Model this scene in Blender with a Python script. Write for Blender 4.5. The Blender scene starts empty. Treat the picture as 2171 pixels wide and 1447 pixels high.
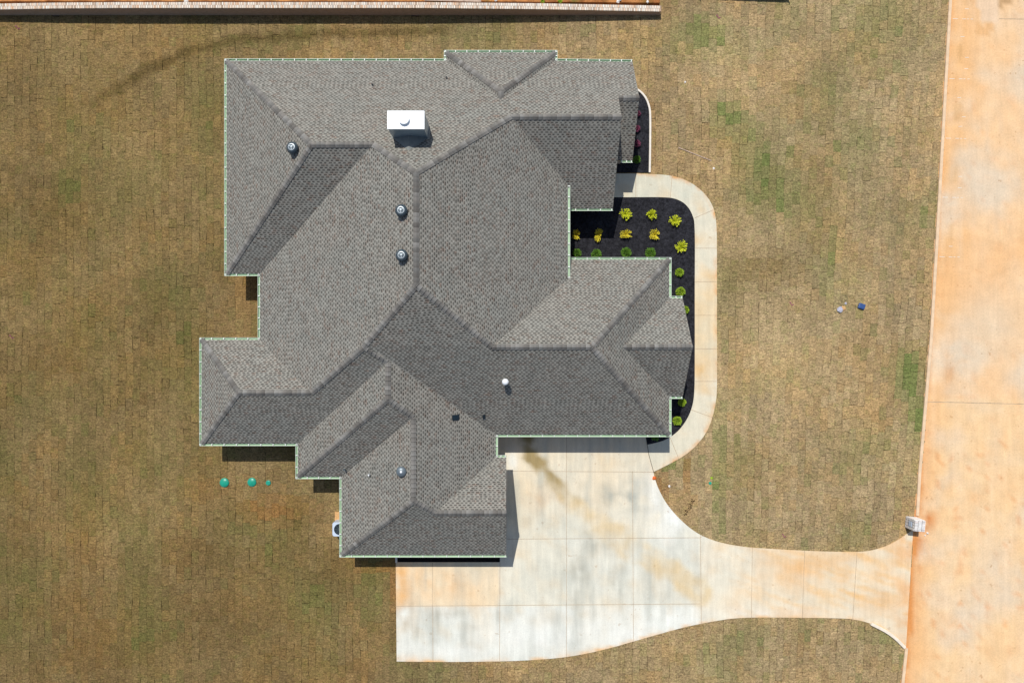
import bpy, bmesh, math, random
from mathutils import Vector, noise
from mathutils.geometry import tessellate_polygon
R = math.radians
SC = bpy.context.scene
COL = SC.collection

# ------------------------------------------------------------------ camera / light
H = 45.69            # camera height over the lawn (m)
F = 1446.7           # focal length in photo pixels
CX, CY = 1083.3, 733.3
cam = bpy.data.cameras.new('camera'); camo = bpy.data.objects.new('camera', cam); COL.objects.link(camo)
camo.location = (0, 0, H); camo.rotation_euler = (0, 0, 0)
cam.sensor_width = 36.0; cam.lens = F / 2171 * 36.0
cam.shift_x = (1085.5 - CX) / 2171; cam.shift_y = -(723.5 - CY) / 2171
cam.clip_start = 1; cam.clip_end = 2000
SC.camera = camo

SUN = Vector((-.183, .581, 1)).normalized()
world = bpy.data.worlds.new('World'); SC.world = world; world.use_nodes = True
wn = world.node_tree; wn.nodes.clear()
sky = wn.nodes.new('ShaderNodeTexSky'); sky.sky_type = 'NISHITA'; sky.sun_disc = False
sky.sun_elevation = math.asin(SUN.z); sky.sun_rotation = math.atan2(SUN.x, SUN.y)
bg = wn.nodes.new('ShaderNodeBackground'); bg.inputs[1].default_value = .095
wo = wn.nodes.new('ShaderNodeOutputWorld')
wn.links.new(sky.outputs[0], bg.inputs[0]); wn.links.new(bg.outputs[0], wo.inputs[0])
sl = bpy.data.lights.new('sun', 'SUN'); sl.energy = 3.75; sl.angle = R(.5); sl.color = (1, .97, .925)
so = bpy.data.objects.new('sun', sl); COL.objects.link(so); so.location = (-10, 30, 60)
so.rotation_euler = SUN.to_track_quat('Z', 'Y').to_euler()
SC.view_settings.view_transform = 'Standard'; SC.view_settings.look = 'None'
SC.view_settings.exposure = 0.0; SC.view_settings.gamma = 1

rnd = random.Random(7)

def W(px, py, z=0.0):
    """pixel of the photo, lying at height z, to a point of the place"""
    k = (H - z) / F
    return Vector(((px - CX) * k, (CY - py) * k, z))
def PX(x, y, z=0.0):
    k = F / (H - z); return CX + x * k, CY - y * k
def lin(r, g, b):
    f = lambda c: (c / 255 / 12.92) if c / 255 < .04045 else ((c / 255 + .055) / 1.055) ** 2.4
    return (f(r), f(g), f(b))
def mixc(a, b, t): return tuple(a[i] * (1 - t) + b[i] * t for i in range(3))
def sm(a, b, x):
    t = max(0, min(1, (x - a) / (b - a))); return t * t * (3 - 2 * t)
def fb(x, y, s, o=3, seed=0.0): return noise.fractal(Vector((x * s + seed, y * s - seed, seed * .37)), 1.0, 2.0, o)

# ------------------------------------------------------------------ materials
class NT:
    def __init__(s, name):
        s.m = bpy.data.materials.new(name); s.m.use_nodes = True; s.t = s.m.node_tree
        s.b = s.t.nodes['Principled BSDF']
    def n(s, typ, **kw):
        nd = s.t.nodes.new('ShaderNode' + typ)
        for k, v in kw.items():
            if k.startswith('i_'): nd.inputs[int(k[2:])].default_value = v
            else: setattr(nd, k, v)
        return nd
    def l(s, a, b): s.t.links.new(a, b)
    def math(s, op, a, b=None, c=None):
        nd = s.n('Math', operation=op)
        for i, v in enumerate((a, b, c)):
            if v is None: continue
            if isinstance(v, (int, float)): nd.inputs[i].default_value = v
            else: s.l(v, nd.inputs[i])
        return nd.outputs[0]
    def mix(s, fac, a, b, blend='MIX'):
        nd = s.n('Mix', data_type='RGBA', blend_type=blend)
        for i, v in ((0, fac), (6, a), (7, b)):
            if isinstance(v, (int, float)): nd.inputs[i].default_value = v
            elif isinstance(v, tuple): nd.inputs[i].default_value = (*v[:3], 1)
            else: s.l(v, nd.inputs[i])
        return nd.outputs[2]
    def noise(s, vec, scale, detail=3, rough=.55):
        nd = s.n('TexNoise'); nd.inputs['Scale'].default_value = scale; nd.inputs['Detail'].default_value = detail
        nd.inputs['Roughness'].default_value = rough
        if vec is not None: s.l(vec, nd.inputs['Vector'])
        return nd.outputs[0]
    def pos(s): return s.n('NewGeometry').outputs['Position']
    def ramp(s, fac, lo, hi, a=0.0, b=1.0):
        nd = s.n('MapRange'); s.l(fac, nd.inputs[0])
        for i, v in zip((1, 2, 3, 4), (lo, hi, a, b)): nd.inputs[i].default_value = v
        return nd.outputs[0]
    def bump(s, h, st=.5, dist=.02):
        nd = s.n('Bump'); nd.inputs['Strength'].default_value = st; nd.inputs['Distance'].default_value = dist
        s.l(h, nd.inputs['Height']); s.l(nd.outputs[0], s.b.inputs['Normal'])
    def col(s, c):
        if isinstance(c, tuple): s.b.inputs['Base Color'].default_value = (*c[:3], 1)
        else: s.l(c, s.b.inputs['Base Color'])
    def rough(s, r, spec=.3, metal=0):
        s.b.inputs['Roughness'].default_value = r; s.b.inputs['Specular IOR Level'].default_value = spec
        s.b.inputs['Metallic'].default_value = metal

def simple(name, c, rough=.6, metal=0, spec=.3, var=.12, scale=6.0, bump=0.0):
    t = NT(name); p = t.noise(t.pos(), scale, 4)
    f = t.ramp(p, .3, .7, 1 - var, 1 + var)
    cc = t.n('Combine' + 'XYZ'); [t.l(f, cc.inputs[i]) for i in range(3)]
    t.col(t.mix(1.0, c, cc.outputs[0], 'MULTIPLY')); t.rough(rough, spec, metal)
    if bump: t.bump(p, bump, .02)
    return t.m

def attr_mat(name, fine=(9, 40), amp=(.12, .18), rough=.9, spec=.1, bump=.4, bdist=.02, streak=0.0, specks=0.0):
    """colour stored per vertex (soil, stains, dye of each piece, overlap shade of ridge caps) times a fine grain"""
    t = NT(name); a = t.n('Attribute', attribute_name='tint'); P = t.pos()
    n1 = t.noise(P, fine[0], 4, .6); n2 = t.noise(P, fine[1], 3, .7)
    f = t.math('MULTIPLY', t.ramp(n1, .3, .7, 1 - amp[0], 1 + amp[0]), t.ramp(n2, .3, .7, 1 - amp[1], 1 + amp[1]))
    if streak:
        mp = t.n('Mapping'); mp.inputs['Scale'].default_value = (2.2, .22, 1); t.l(P, mp.inputs[0])
        f = t.math('MULTIPLY', f, t.ramp(t.noise(mp.outputs[0], 1.6, 4, .6), .3, .7, 1 - streak, 1 + streak))
    cc = t.n('CombineXYZ'); [t.l(f, cc.inputs[i]) for i in range(3)]
    c = t.mix(1.0, a.outputs['Color'], cc.outputs[0], 'MULTIPLY')
    if specks:
        k = t.math('MULTIPLY', t.ramp(t.noise(P, 3.1, 2, .5), .66, .72), t.ramp(t.noise(P, .35, 2, .5), .45, .6))
        c = t.mix(t.math('MULTIPLY', k, specks), c, t.mix(1.0, c, (.55, .38, .25), 'MULTIPLY'))
    t.col(c); t.rough(rough, spec)
    t.bump(t.math('ADD', n1, n2), bump, bdist)
    return t.m

def lawn_mat():
    t = NT('dormant_sod'); a = t.n('Attribute', attribute_name='tint'); P = t.pos()
    n1 = t.noise(P, 2.6, 5, .7); n2 = t.noise(P, 9, 4, .85)
    mp = t.n('Mapping'); mp.inputs['Scale'].default_value = (.8, 2.0, 1); t.l(P, mp.inputs[0])
    n3 = t.noise(mp.outputs[0], 4.5, 5, .9)
    f = t.math('MULTIPLY', t.ramp(n1, .35, .65, .86, 1.14), t.ramp(n2, .38, .62, .62, 1.38))
    f = t.math('MULTIPLY', f, t.ramp(n3, .38, .62, .66, 1.34))
    cc = t.n('CombineXYZ'); [t.l(f, cc.inputs[i]) for i in range(3)]
    c = t.mix(1.0, a.outputs['Color'], cc.outputs[0], 'MULTIPLY')
    g = t.noise(P, 2.2, 6, .75)
    c2 = t.mix(t.ramp(g, .5, .68, 0, .38), c, t.mix(1.0, c, (.62, .95, .5), 'MULTIPLY'))
    t.col(c2); t.rough(.95, .08); t.bump(t.math('ADD', n2, n3), .8, .04)
    return t.m

def shingle_mat():
    """courses along UV: u runs along the eave, v up the slope, both in metres"""
    t = NT('roof_shingles'); uv = t.n('UVMap', uv_map='UVMap').outputs[0]
    sp = t.n('SeparateXYZ'); t.l(uv, sp.inputs[0]); u, v = sp.outputs[0], sp.outputs[1]
    rowf = t.math('DIVIDE', v, .142); row = t.math('FLOOR', rowf); fv = t.math('FRACT', rowf)
    wn1 = t.n('TexWhiteNoise', noise_dimensions='1D'); t.l(row, wn1.inputs['W'])
    sh = t.math('ADD', t.math('MULTIPLY', row, .5), t.math('MULTIPLY', wn1.outputs[0], .34))
    uu = t.math('ADD', t.math('DIVIDE', u, .27), sh); cell = t.math('FLOOR', uu); fu = t.math('FRACT', uu)
    cv = t.n('CombineXYZ'); t.l(cell, cv.inputs[0]); t.l(row, cv.inputs[1])
    wn2 = t.n('TexWhiteNoise', noise_dimensions='2D'); t.l(cv.outputs[0], wn2.inputs[0])
    r = wn2.outputs[0]; sep = t.n('SeparateColor'); t.l(wn2.outputs[1], sep.inputs[0])
    wid = t.ramp(r, 0, 1, .40, .72)
    tab = t.math('LESS_THAN', fu, wid)
    low = t.math('LESS_THAN', fv, .5)
    dark = t.math('MULTIPLY', tab, low)  # shadow at the foot of each tab, painted as a dark dash
    hi = t.math('MULTIPLY', t.math('SUBTRACT', 1.0, tab), low)
    line = t.math('LESS_THAN', fv, .2)
    P = t.pos(); big = t.noise(P, .55, 4, .6); mid = t.noise(P, 2.5, 4, .6); fine = t.noise(P, 60, 2, .7)
    base = t.mix(t.ramp(big, .35, .65), (.258, .242, .208), (.244, .238, .208))
    base = t.mix(t.math('MULTIPLY', t.ramp(sep.outputs[0], .6, .95), t.ramp(mid, .4, .66)), base, (.222, .172, .138))
    fac = t.math('ADD', t.ramp(sep.outputs[1], 0, 1, .86, 1.1), t.math('MULTIPLY', hi, .26))
    fac = t.math('SUBTRACT', fac, t.math('MULTIPLY', dark, .52))
    fac = t.math('SUBTRACT', fac, t.math('MULTIPLY', line, .20))
    fac = t.math('MULTIPLY', fac, t.ramp(mid, .3, .7, .93, 1.07))
    fac = t.math('MULTIPLY', fac, t.ramp(fine, .3, .7, .88, 1.12))
    cc = t.n('CombineXYZ'); [t.l(fac, cc.inputs[i]) for i in range(3)]
    t.col(t.mix(1.0, base, cc.outputs[0], 'MULTIPLY')); t.rough(.9, .15)
    hgt = t.math('SUBTRACT', 1.0, t.math('ADD', fv, t.math('MULTIPLY', dark, .5)))
    t.bump(t.math('ADD', hgt, t.math('MULTIPLY', fine, .4)), .5, .012)
    return t.m

def brick_mat(name, c1, c2, mort, scale=1.0):
    t = NT(name); tc = t.n('TexCoord').outputs['Object']
    geo = t.n('NewGeometry'); sx = t.n('SeparateXYZ'); t.l(geo.outputs['Position'], sx.inputs[0])
    cx = t.n('CombineXYZ'); t.l(t.math('ADD', sx.outputs[0], sx.outputs[1]), cx.inputs[0]); t.l(sx.outputs[2], cx.inputs[1])
    b = t.n('TexBrick'); t.l(cx.outputs[0], b.inputs['Vector'])
    b.inputs['Color1'].default_value = (*c1, 1); b.inputs['Color2'].default_value = (*c2, 1); b.inputs['Mortar'].default_value = (*mort, 1)
    b.inputs['Scale'].default_value = 1.0; b.inputs['Mortar Size'].default_value = .01
    b.inputs['Brick Width'].default_value = .2 * scale; b.inputs['Row Height'].default_value = .075 * scale
    t.col(b.outputs[0]); t.rough(.9, .1); t.bump(b.outputs[1], -.4, .01)
    return t.m

M = {}
M['lawn'] = lawn_mat()
M['soil'] = simple('bare_soil', (.05, .032, .016), .95, spec=.05, var=.3, scale=8)
M['dirt'] = attr_mat('red_clay_dirt', (2.5, 14), (.22, .3), bump=.8, bdist=.05)
M['conc'] = attr_mat('cast_concrete', (1.3, 14), (.05, .07), rough=.85, spec=.2, bump=.15, bdist=.005, streak=.07, specks=.35)
M['road'] = attr_mat('clay_dusted_concrete', (1.1, 9), (.07, .09), rough=.9, spec=.15, bump=.2, bdist=.01, streak=.05, specks=.45)
M['joint'] = simple('joint_grime', (.44, .33, .22), .95, var=.3, scale=3)
M['joint_dark'] = simple('joint_seal', (.10, .08, .06), .95, var=.3, scale=3)
M['curb'] = simple('curb_concrete', (.74, .54, .35), .9, var=.12, scale=2.5, bump=.3)
M['curb_pale'] = simple('pale_curb', (.80, .70, .56), .85, var=.1, scale=4)
M['edging'] = simple('pale_edging', (.80, .74, .64), .8, var=.08, scale=5)
M['shingle'] = shingle_mat()
M['cap'] = attr_mat('ridge_cap_shingle', (6, 50), (.08, .12), rough=.9, spec=.1, bump=.3, bdist=.01)
M['gutter'] = simple('gutter_trough_mint', (.44, .60, .40), .45, var=.12, scale=.8, spec=.4)
M['white'] = simple('white_enamel', (.82, .84, .78), .4, var=.04, spec=.4)
M['lip'] = simple('gutter_lip_enamel', (.60, .68, .55), .45, var=.06, spec=.4)
M['ring'] = simple('worn_ring', (.42, .47, .49), .4, metal=.3, var=.1)
M['trim'] = simple('tan_trim', (.42, .35, .27), .6, var=.05)
M['brick'] = brick_mat('house_brick', (.42, .30, .23), (.55, .45, .36), (.5, .46, .4))
M['wallbrick'] = brick_mat('wall_brick', (.34, .22, .14), (.44, .30, .21), (.36, .30, .24))
M['metal'] = simple('galvanised_metal', (.17, .205, .225), .42, metal=.35, var=.1, scale=4)
M['slate'] = simple('dull_turbine_metal', (.085, .115, .135), .5, metal=.2, var=.1, scale=4)
M['metalw'] = simple('painted_chimney_metal', (.86, .88, .88), .35, metal=.0, var=.03, spec=.5)
M['chase'] = simple('chimney_sheet_metal', (.34, .42, .46), .35, metal=.35, var=.12, scale=1.5, spec=.5)
M['flash'] = simple('flashing', (.26, .27, .25), .6, metal=.2, var=.1)
M['dark'] = simple('dark_metal', (.012, .022, .03), .35, var=.2, spec=.4)
M['mulch'] = attr_mat('black_mulch', (5, 13), (.45, .6), bump=1.0, bdist=.04)
M['lime'] = simple('lime_leaf', (.62, .66, .03), .5, var=.25, scale=9, spec=.3)
M['gold'] = simple('gold_leaf', (.74, .62, .045), .5, var=.25, scale=9, spec=.3)
M['green'] = simple('green_leaf', (.13, .27, .03), .5, var=.35, scale=9, spec=.3)
M['mid'] = simple('mid_green_leaf', (.30, .44, .03), .5, var=.3, scale=9, spec=.3)
M['purple'] = simple('purple_leaf', (.22, .05, .10), .5, var=.35, scale=9, spec=.3)
M['stem'] = simple('woody_stem', (.10, .07, .03), .9)
M['teal'] = simple('teal_plastic', (.015, .32, .21), .35, var=.12, scale=5, spec=.5)
M['blue'] = simple('blue_plastic', (.035, .085, .24), .45, var=.2, scale=8, spec=.4)
M['orange'] = simple('orange_plastic', (.80, .16, .03), .5)
M['ac'] = simple('pale_blue_metal', (.55, .64, .76), .5, var=.05)
M['osb'] = simple('orange_board', (.62, .36, .15), .9, var=.2, scale=10)
M['wood'] = simple('weathered_board', (.50, .37, .28), .9, var=.25, scale=4)
M['stone'] = simple('pale_stone', (.72, .68, .62), .9, var=.2, scale=6, bump=.5)
M['fabric'] = simple('black_silt_fabric', (.03, .03, .03), .9, var=.2)
M['ribbon'] = simple('pink_ribbon', (.35, .08, .16), .6)
M['paper'] = simple('crumpled_paper', (.45, .44, .5), .8, var=.3, scale=20)
M['glass'] = simple('window_glass', (.05, .07, .08), .08, spec=.6, var=.05)
M['door'] = simple('painted_door', (.62, .58, .50), .5, var=.05)
M['whitebrick'] = attr_mat('brick_units', (12, 40), (.08, .08), rough=.9, spec=.1, bump=.3, bdist=.01)
M['mortar'] = simple('grey_mortar', (.20, .185, .18), .95, var=.15, scale=10)

# ------------------------------------------------------------------ object helpers
def obj(name, bm, mat, parent=None, smooth=False, loc=None):
    me = bpy.data.meshes.new(name); bm.normal_update(); bm.to_mesh(me); bm.free()
    me.materials.append(mat)
    if smooth:
        for p in me.polygons: p.use_smooth = True
    o = bpy.data.objects.new(name, me); COL.objects.link(o)
    if loc is not None: o.location = loc
    if parent: o.parent = parent
    return o
def thing(name, label, cat, loc=(0, 0, 0), group=None):
    o = bpy.data.objects.new(name, None); COL.objects.link(o); o.location = loc
    o.empty_display_size = .2
    o['label'] = label; o['category'] = cat
    if group: o['group'] = group
    return o
def tag(o, label, cat, group=None):
    o['label'] = label; o['category'] = cat
    if group: o['group'] = group
    return o
def struct(o, kind='structure'): o['kind'] = kind; return o
def rel(p, root): return Vector(p) - Vector(root.location)

def box(bm, c, s, rz=0.0, bevel=0.0):
    r = bmesh.ops.create_cube(bm, size=1.0); vs = r['verts']
    cs, sn = math.cos(rz), math.sin(rz)
    for v in vs:
        x, y, z = v.co.x * s[0], v.co.y * s[1], v.co.z * s[2]
        v.co = Vector((c[0] + x * cs - y * sn, c[1] + x * sn + y * cs, c[2] + z))
    if bevel:
        es = {e for v in vs for e in v.link_edges}
        bmesh.ops.bevel(bm, geom=list(es), offset=bevel, segments=2, affect='EDGES', profile=.5)
    return vs
def lathe(bm, prof, n=24, c=(0, 0, 0), cap=True):
    rings = []
    for r, z in prof:
        if r < 1e-5: rings.append([bm.verts.new((c[0], c[1], c[2] + z))])
        else: rings.append([bm.verts.new((c[0] + r * math.cos(2 * math.pi * i / n), c[1] + r * math.sin(2 * math.pi * i / n), c[2] + z)) for i in range(n)])
    for a, b in zip(rings, rings[1:]):
        for i in range(n):
            j = (i + 1) % n
            if len(a) == 1: bm.faces.new((a[0], b[i], b[j]))
            elif len(b) == 1: bm.faces.new((a[i], a[j], b[0]))
            else: bm.faces.new((a[i], a[j], b[j], b[i]))
def catmull(pts, n=6):
    out = []
    P = [pts[0]] + list(pts) + [pts[-1]]
    for i in range(1, len(P) - 2):
        for k in range(n):
            t = k / n; a, b, c, d = P[i - 1:i + 3]
            out.append(tuple(.5 * (2 * b[j] + (c[j] - a[j]) * t + (2 * a[j] - 5 * b[j] + 4 * c[j] - d[j]) * t * t + (3 * b[j] - a[j] - 3 * c[j] + d[j]) * t ** 3) for j in range(2)))
    out.append(tuple(pts[-1])); return out
def inside(x, y, poly):
    c = False; n = len(poly)
    for i in range(n):
        x1, y1 = poly[i]; x2, y2 = poly[i - 1]
        if (y1 > y) != (y2 > y) and x < (x2 - x1) * (y - y1) / (y2 - y1) + x1: c = not c
    return c
def segd(px, py, a, b):
    ax, ay = a; bx, by = b; dx, dy = bx - ax, by - ay; L = dx * dx + dy * dy or 1
    t = max(0, min(1, ((px - ax) * dx + (py - ay) * dy) / L)); return math.hypot(px - ax - t * dx, py - ay - t * dy), t
def pathd(px, py, pts): return min(segd(px, py, pts[i], pts[i + 1])[0] for i in range(len(pts) - 1))

def slab(name, poly, top, bottom, cell, colf, mat, parent=None, zf=None):
    """solid slab with a traced outline (photo pixels), gridded so that stains can be stored on it"""
    bm = bmesh.new(); pts = [W(x, y, top) for x, y in poly]
    f = bm.faces.new([bm.verts.new(p) for p in pts])
    bm.normal_update()
    if f.normal.z < 0: f.normal_flip()
    xs = [p.x for p in pts]; ys = [p.y for p in pts]
    def cuts(lo, hi, ax):
        n = int((hi - lo) / cell)
        for i in range(1, n + 1):
            co = Vector((lo + i * cell, 0, 0)) if ax == 0 else Vector((0, lo + i * cell, 0))
            no = Vector((1, 0, 0)) if ax == 0 else Vector((0, 1, 0))
            bmesh.ops.bisect_plane(bm, geom=bm.verts[:] + bm.edges[:] + bm.faces[:], plane_co=co, plane_no=no, dist=1e-5)
    cuts(min(xs), max(xs), 0); cuts(min(ys), max(ys), 1)
    lay = bm.verts.layers.float_color.new('tint')
    bnd = [e for e in bm.edges if e.is_boundary]; bv = {v for e in bnd for v in e.verts}
    for v in bm.verts:
        px, py = PX(v.co.x, v.co.y, top); v[lay] = (*colf(px, py), 1)
        if zf and v not in bv: v.co.z += zf(v.co.x, v.co.y)
    low = {v: bm.verts.new((v.co.x, v.co.y, bottom)) for v in bv}
    for v, w in low.items(): w[lay] = v[lay]
    for e in bnd:
        a, b = e.verts; bm.faces.new((a, b, low[b], low[a]))
    bmesh.ops.recalc_face_normals(bm, faces=bm.faces[:])
    bm.normal_update()
    up = sum(f.normal.z * f.calc_area() for f in bm.faces)
    if up < 0: bmesh.ops.reverse_faces(bm, faces=bm.faces[:])
    return obj(name, bm, mat, parent)

def strips(name, segs, z, w, mat, parent=None):
    bm = bmesh.new()
    for s in segs:
        ww = s[2] if len(s) > 2 else w
        a, b = W(*s[0], z), W(*s[1], z); d = (b - a); L = d.length; m = (a + b) / 2
        box(bm, (m.x, m.y, z + .003), (L, ww, .006), math.atan2(d.y, d.x))
    return obj(name, bm, mat, parent)

# ------------------------------------------------------------------ traced outlines (photo pixels)
CURB = [(2030, -420), (2011, 0), (1983, 500), (1970, 720), (1959, 850), (1946, 1000), (1939, 1100), (1933, 1160), (1919, 1366), (1910, 1447), (1885, 1800)]
def curbx(y):
    for (x1, y1), (x2, y2) in zip(CURB, CURB[1:]):
        if y1 <= y <= y2: return x1 + (x2 - x1) * (y - y1) / (y2 - y1)
    return CURB[0][0] if y < CURB[0][1] else CURB[-1][0]
WALK_OUT = catmull([(1340, 368), (1380, 369), (1425, 373), (1462, 386), (1493, 410), (1512, 440), (1519, 480), (1520, 560), (1520, 700), (1520, 820), (1515, 865), (1503, 905), (1484, 935), (1458, 960), (1425, 980), (1385, 1000)], 5)
WALK_IN = catmull([(1340, 418), (1400, 418), (1430, 421), (1453, 433), (1468, 456), (1473, 490), (1473, 620), (1473, 760), (1472, 830), (1466, 866), (1452, 895), (1432, 918), (1405, 934), (1368, 943)], 5)
WALK = [(1190, 368)] + WALK_OUT + [(1376, 965)] + WALK_IN[::-1] + [(1190, 418)]
DR_UP = catmull([(1385, 1000), (1394, 1030), (1413, 1066), (1442, 1100), (1478, 1129), (1520, 1147), (1575, 1158), (1640, 1163), (1740, 1168), (1815, 1169), (1848, 1166), (1878, 1157), (1902, 1145), (1925, 1130)], 5)
DR_LO = catmull([(1919, 1370), (1895, 1348), (1868, 1331), (1840, 1319), (1800, 1311), (1740, 1309), (1640, 1308), (1570, 1309), (1520, 1315), (1450, 1329), (1370, 1351), (1300, 1371), (1240, 1385), (1180, 1394), (1110, 1399), (1050, 1401), (940, 1402), (841, 1401)], 5)
DRIVE = [(1040, 900), (1366, 900), (1376, 965)] + DR_UP + [(1936, 1122), (1921, 1371)] + DR_LO + [(839, 1191), (1060, 1191), (1060, 1150), (1040, 1150)]
BED = [(1190, 418)] + WALK_IN + [(1366, 900), (1190, 900)]
EDGE = catmull([(1330, 181), (1352, 192), (1366, 206), (1374, 224), (1377, 245), (1377, 300), (1376, 366)], 5)
BED2 = [(1190, 181)] + EDGE + [(1190, 366)]
ROAD = CURB + [(3000, 1800), (3000, -420)]

# ------------------------------------------------------------------ ground, road, paving
bm = bmesh.new()
for v in bmesh.ops.create_grid(bm, x_segments=2, y_segments=2, size=450)['verts']: v.co.z = -.12
struct(obj('ground', bm, simple('rough_ground', (.19, .14, .07), .95, var=.25, scale=.3)))
bm = bmesh.new()
a, b = W(-290, 1670), W(2300, 20)
bmesh.ops.create_grid(bm, x_segments=2, y_segments=2, size=1)
for v in bm.verts: v.co = Vector(((a.x + b.x) / 2 + v.co.x * (b.x - a.x) / 2, (a.y + b.y) / 2 + v.co.y * (b.y - a.y) / 2, -.06))
struct(obj('soil', bm, M['soil']))

GREEN = [(150, 390, 26, 40, .9), (170, 320, 50, 70, .45), (330, 620, 45, 80, .5), (372, 612, 26, 60, .75), (400, 740, 40, 110, .5), (190, 700, 60, 80, .45),
 (60, 850, 50, 40, .4), (320, 960, 50, 60, .5), (510, 1110, 50, 50, .6), (20, 1010, 25, 60, .5), (220, 1080, 60, 60, .35), (590, 1170, 60, 60, .4),
 (660, 1260, 80, 80, .45), (790, 1250, 30, 70, .8), (440, 300, 30, 150, .3), (240, 350, 50, 150, .35), (540, 90, 80, 14, .5), (640, 330, 10, 10, .2),
 (1545, 248, 34, 36, 1.2), (1600, 320, 45, 40, .7), (1620, 380, 55, 75, .95), (1580, 290, 45, 40, .8), (1690, 430, 70, 50, .65), (1645, 400, 26, 30, .6), (1700, 460, 80, 60, .4), (1930, 800, 24, 50, 1.1),
 (1940, 870, 22, 50, 1.1), (1765, 505, 9, 20, .9), (1526, 930, 9, 60, .9), (1524, 1050, 9, 90, .95), (1425, 988, 36, 12, .9), (1760, 560, 10, 60, .5),
 (1480, 70, 60, 30, .4), (1870, 60, 90, 80, .35), (1800, 300, 60, 100, .3), (1750, 250, 50, 60, .3), (540, 690, 12, 40, .4), (130, 600, 20, 60, .35),
 (635, 1100, 20, 40, .6), (1490, 1400, 80, 40, .2), (1880, 1340, 50, 30, .6), (1700, 1200, 90, 60, .15), (40, 1300, 60, 90, .3), (330, 1330, 60, 60, .35), (900, 1430, 60, 20, .3)]
BROWN = [(590, 1080, 80, 26, .7), (545, 1075, 30, 20, .6), (1400, 1035, 18, 36, .7), (1455, 1000, 8, 40, .6), (1385, 300, 18, 110, .35), (30, 560, 60, 60, .12), (150, 660, 40, 30, .12),
 (97, 828, 8, 8, 1.2), (800, 1195, 60, 12, .7), (830, 1240, 8, 60, .8), (440, 1030, 60, 30, .3), (530, 620, 30, 60, .35), (120, 760, 70, 40, .1), (170, 1100, 60, 80, .12)]
PALE = [(1600, 520, 50, 34, .9), (1660, 480, 40, 30, .6), (1580, 640, 26, 70, .5), (1640, 720, 60, 80, .5), (1740, 780, 60, 60, .45), (1830, 610, 30, 30, .6), (1400, 330, 30, 60, .4), (1600, 200, 60, 60, .3), (280, 300, 90, 50, .5), (480, 690, 40, 40, .4), (560, 985, 60, 20, .5), (240, 560, 60, 60, .35), (350, 910, 50, 60, .35), (180, 150, 90, 60, .5), (60, 930, 30, 60, .4), (230, 1160, 30, 80, .4), (1920, 960, 20, 30, .5), (1500, 790, 30, 60, .3)]
DARKP = [(1630, 570, 90, 36, .8), (1560, 600, 30, 60, .5), (1700, 650, 60, 30, .4), (1730, 130, 60, 60, .3), (120, 450, 60, 60, .5), (640, 1110, 60, 50, .5), (700, 1210, 50, 60, .5), (100, 760, 70, 40, .4), (450, 1180, 60, 70, .4), (40, 1150, 40, 60, .5), (1790, 950, 60, 50, .3), (330, 680, 30, 80, .4), (1450, 900, 20, 60, .3), (500, 1330, 80, 60, .35)]
TRACK = [(150, 230), (240, 195), (300, 155), (400, 105), (520, 82), (700, 72), (950, 66)]
def lawn_col(px, py, r):
    t = sm(150, 1650, px)  # left-to-right light falloff, painted into the sod colours
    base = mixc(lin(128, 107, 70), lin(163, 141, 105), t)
    if py > 1150 and px < 900: base = mixc(base, lin(120, 99, 64), .6)
    base = mixc(base, lin(148, 124, 84), .5 * sm(200, 0, py) * (1 - t))
    k = 1 + r.uniform(-.12, .12) + .11 * fb(px, py, .016, 2, 4.1); base = tuple(c * k for c in base)
    base = mixc(base, tuple(a * b for a, b in zip(base, (1.12, .98, .8))), max(0, r.random() * .5 + .6 * fb(px, py, .01, 2, 6.6)))
    g = 0
    for x, y, rx, ry, s in GREEN: g = max(g, s * math.exp(-((px - x) / rx) ** 2 - ((py - y) / ry) ** 2))
    n = fb(px, py, .008, 3, 3.1)
    g += max(0, n) * .5
    g *= r.uniform(.55, 1.2)
    if r.random() < .05: g += .3
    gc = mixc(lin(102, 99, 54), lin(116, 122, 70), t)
    base = mixc(base, gc, max(0, min(1, g)))
    b = 0
    for x, y, rx, ry, s in BROWN: b = max(b, s * math.exp(-((px - x) / rx) ** 2 - ((py - y) / ry) ** 2))
    base = mixc(base, lin(150, 106, 58), min(1, b))
    pl = 0
    for x, y, rx, ry, s in PALE: pl = max(pl, s * math.exp(-((px - x) / rx) ** 2 - ((py - y) / ry) ** 2))
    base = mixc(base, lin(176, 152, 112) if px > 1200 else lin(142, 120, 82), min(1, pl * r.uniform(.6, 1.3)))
    dk = 0
    for x, y, rx, ry, s in DARKP: dk = max(dk, s * math.exp(-((px - x) / rx) ** 2 - ((py - y) / ry) ** 2))
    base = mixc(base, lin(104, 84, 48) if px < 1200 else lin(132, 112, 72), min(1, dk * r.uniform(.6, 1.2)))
    k = 1 + .14 * fb(px, py, .004, 2, 9.7)
    return tuple(c * k * .99 for c in base)

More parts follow.
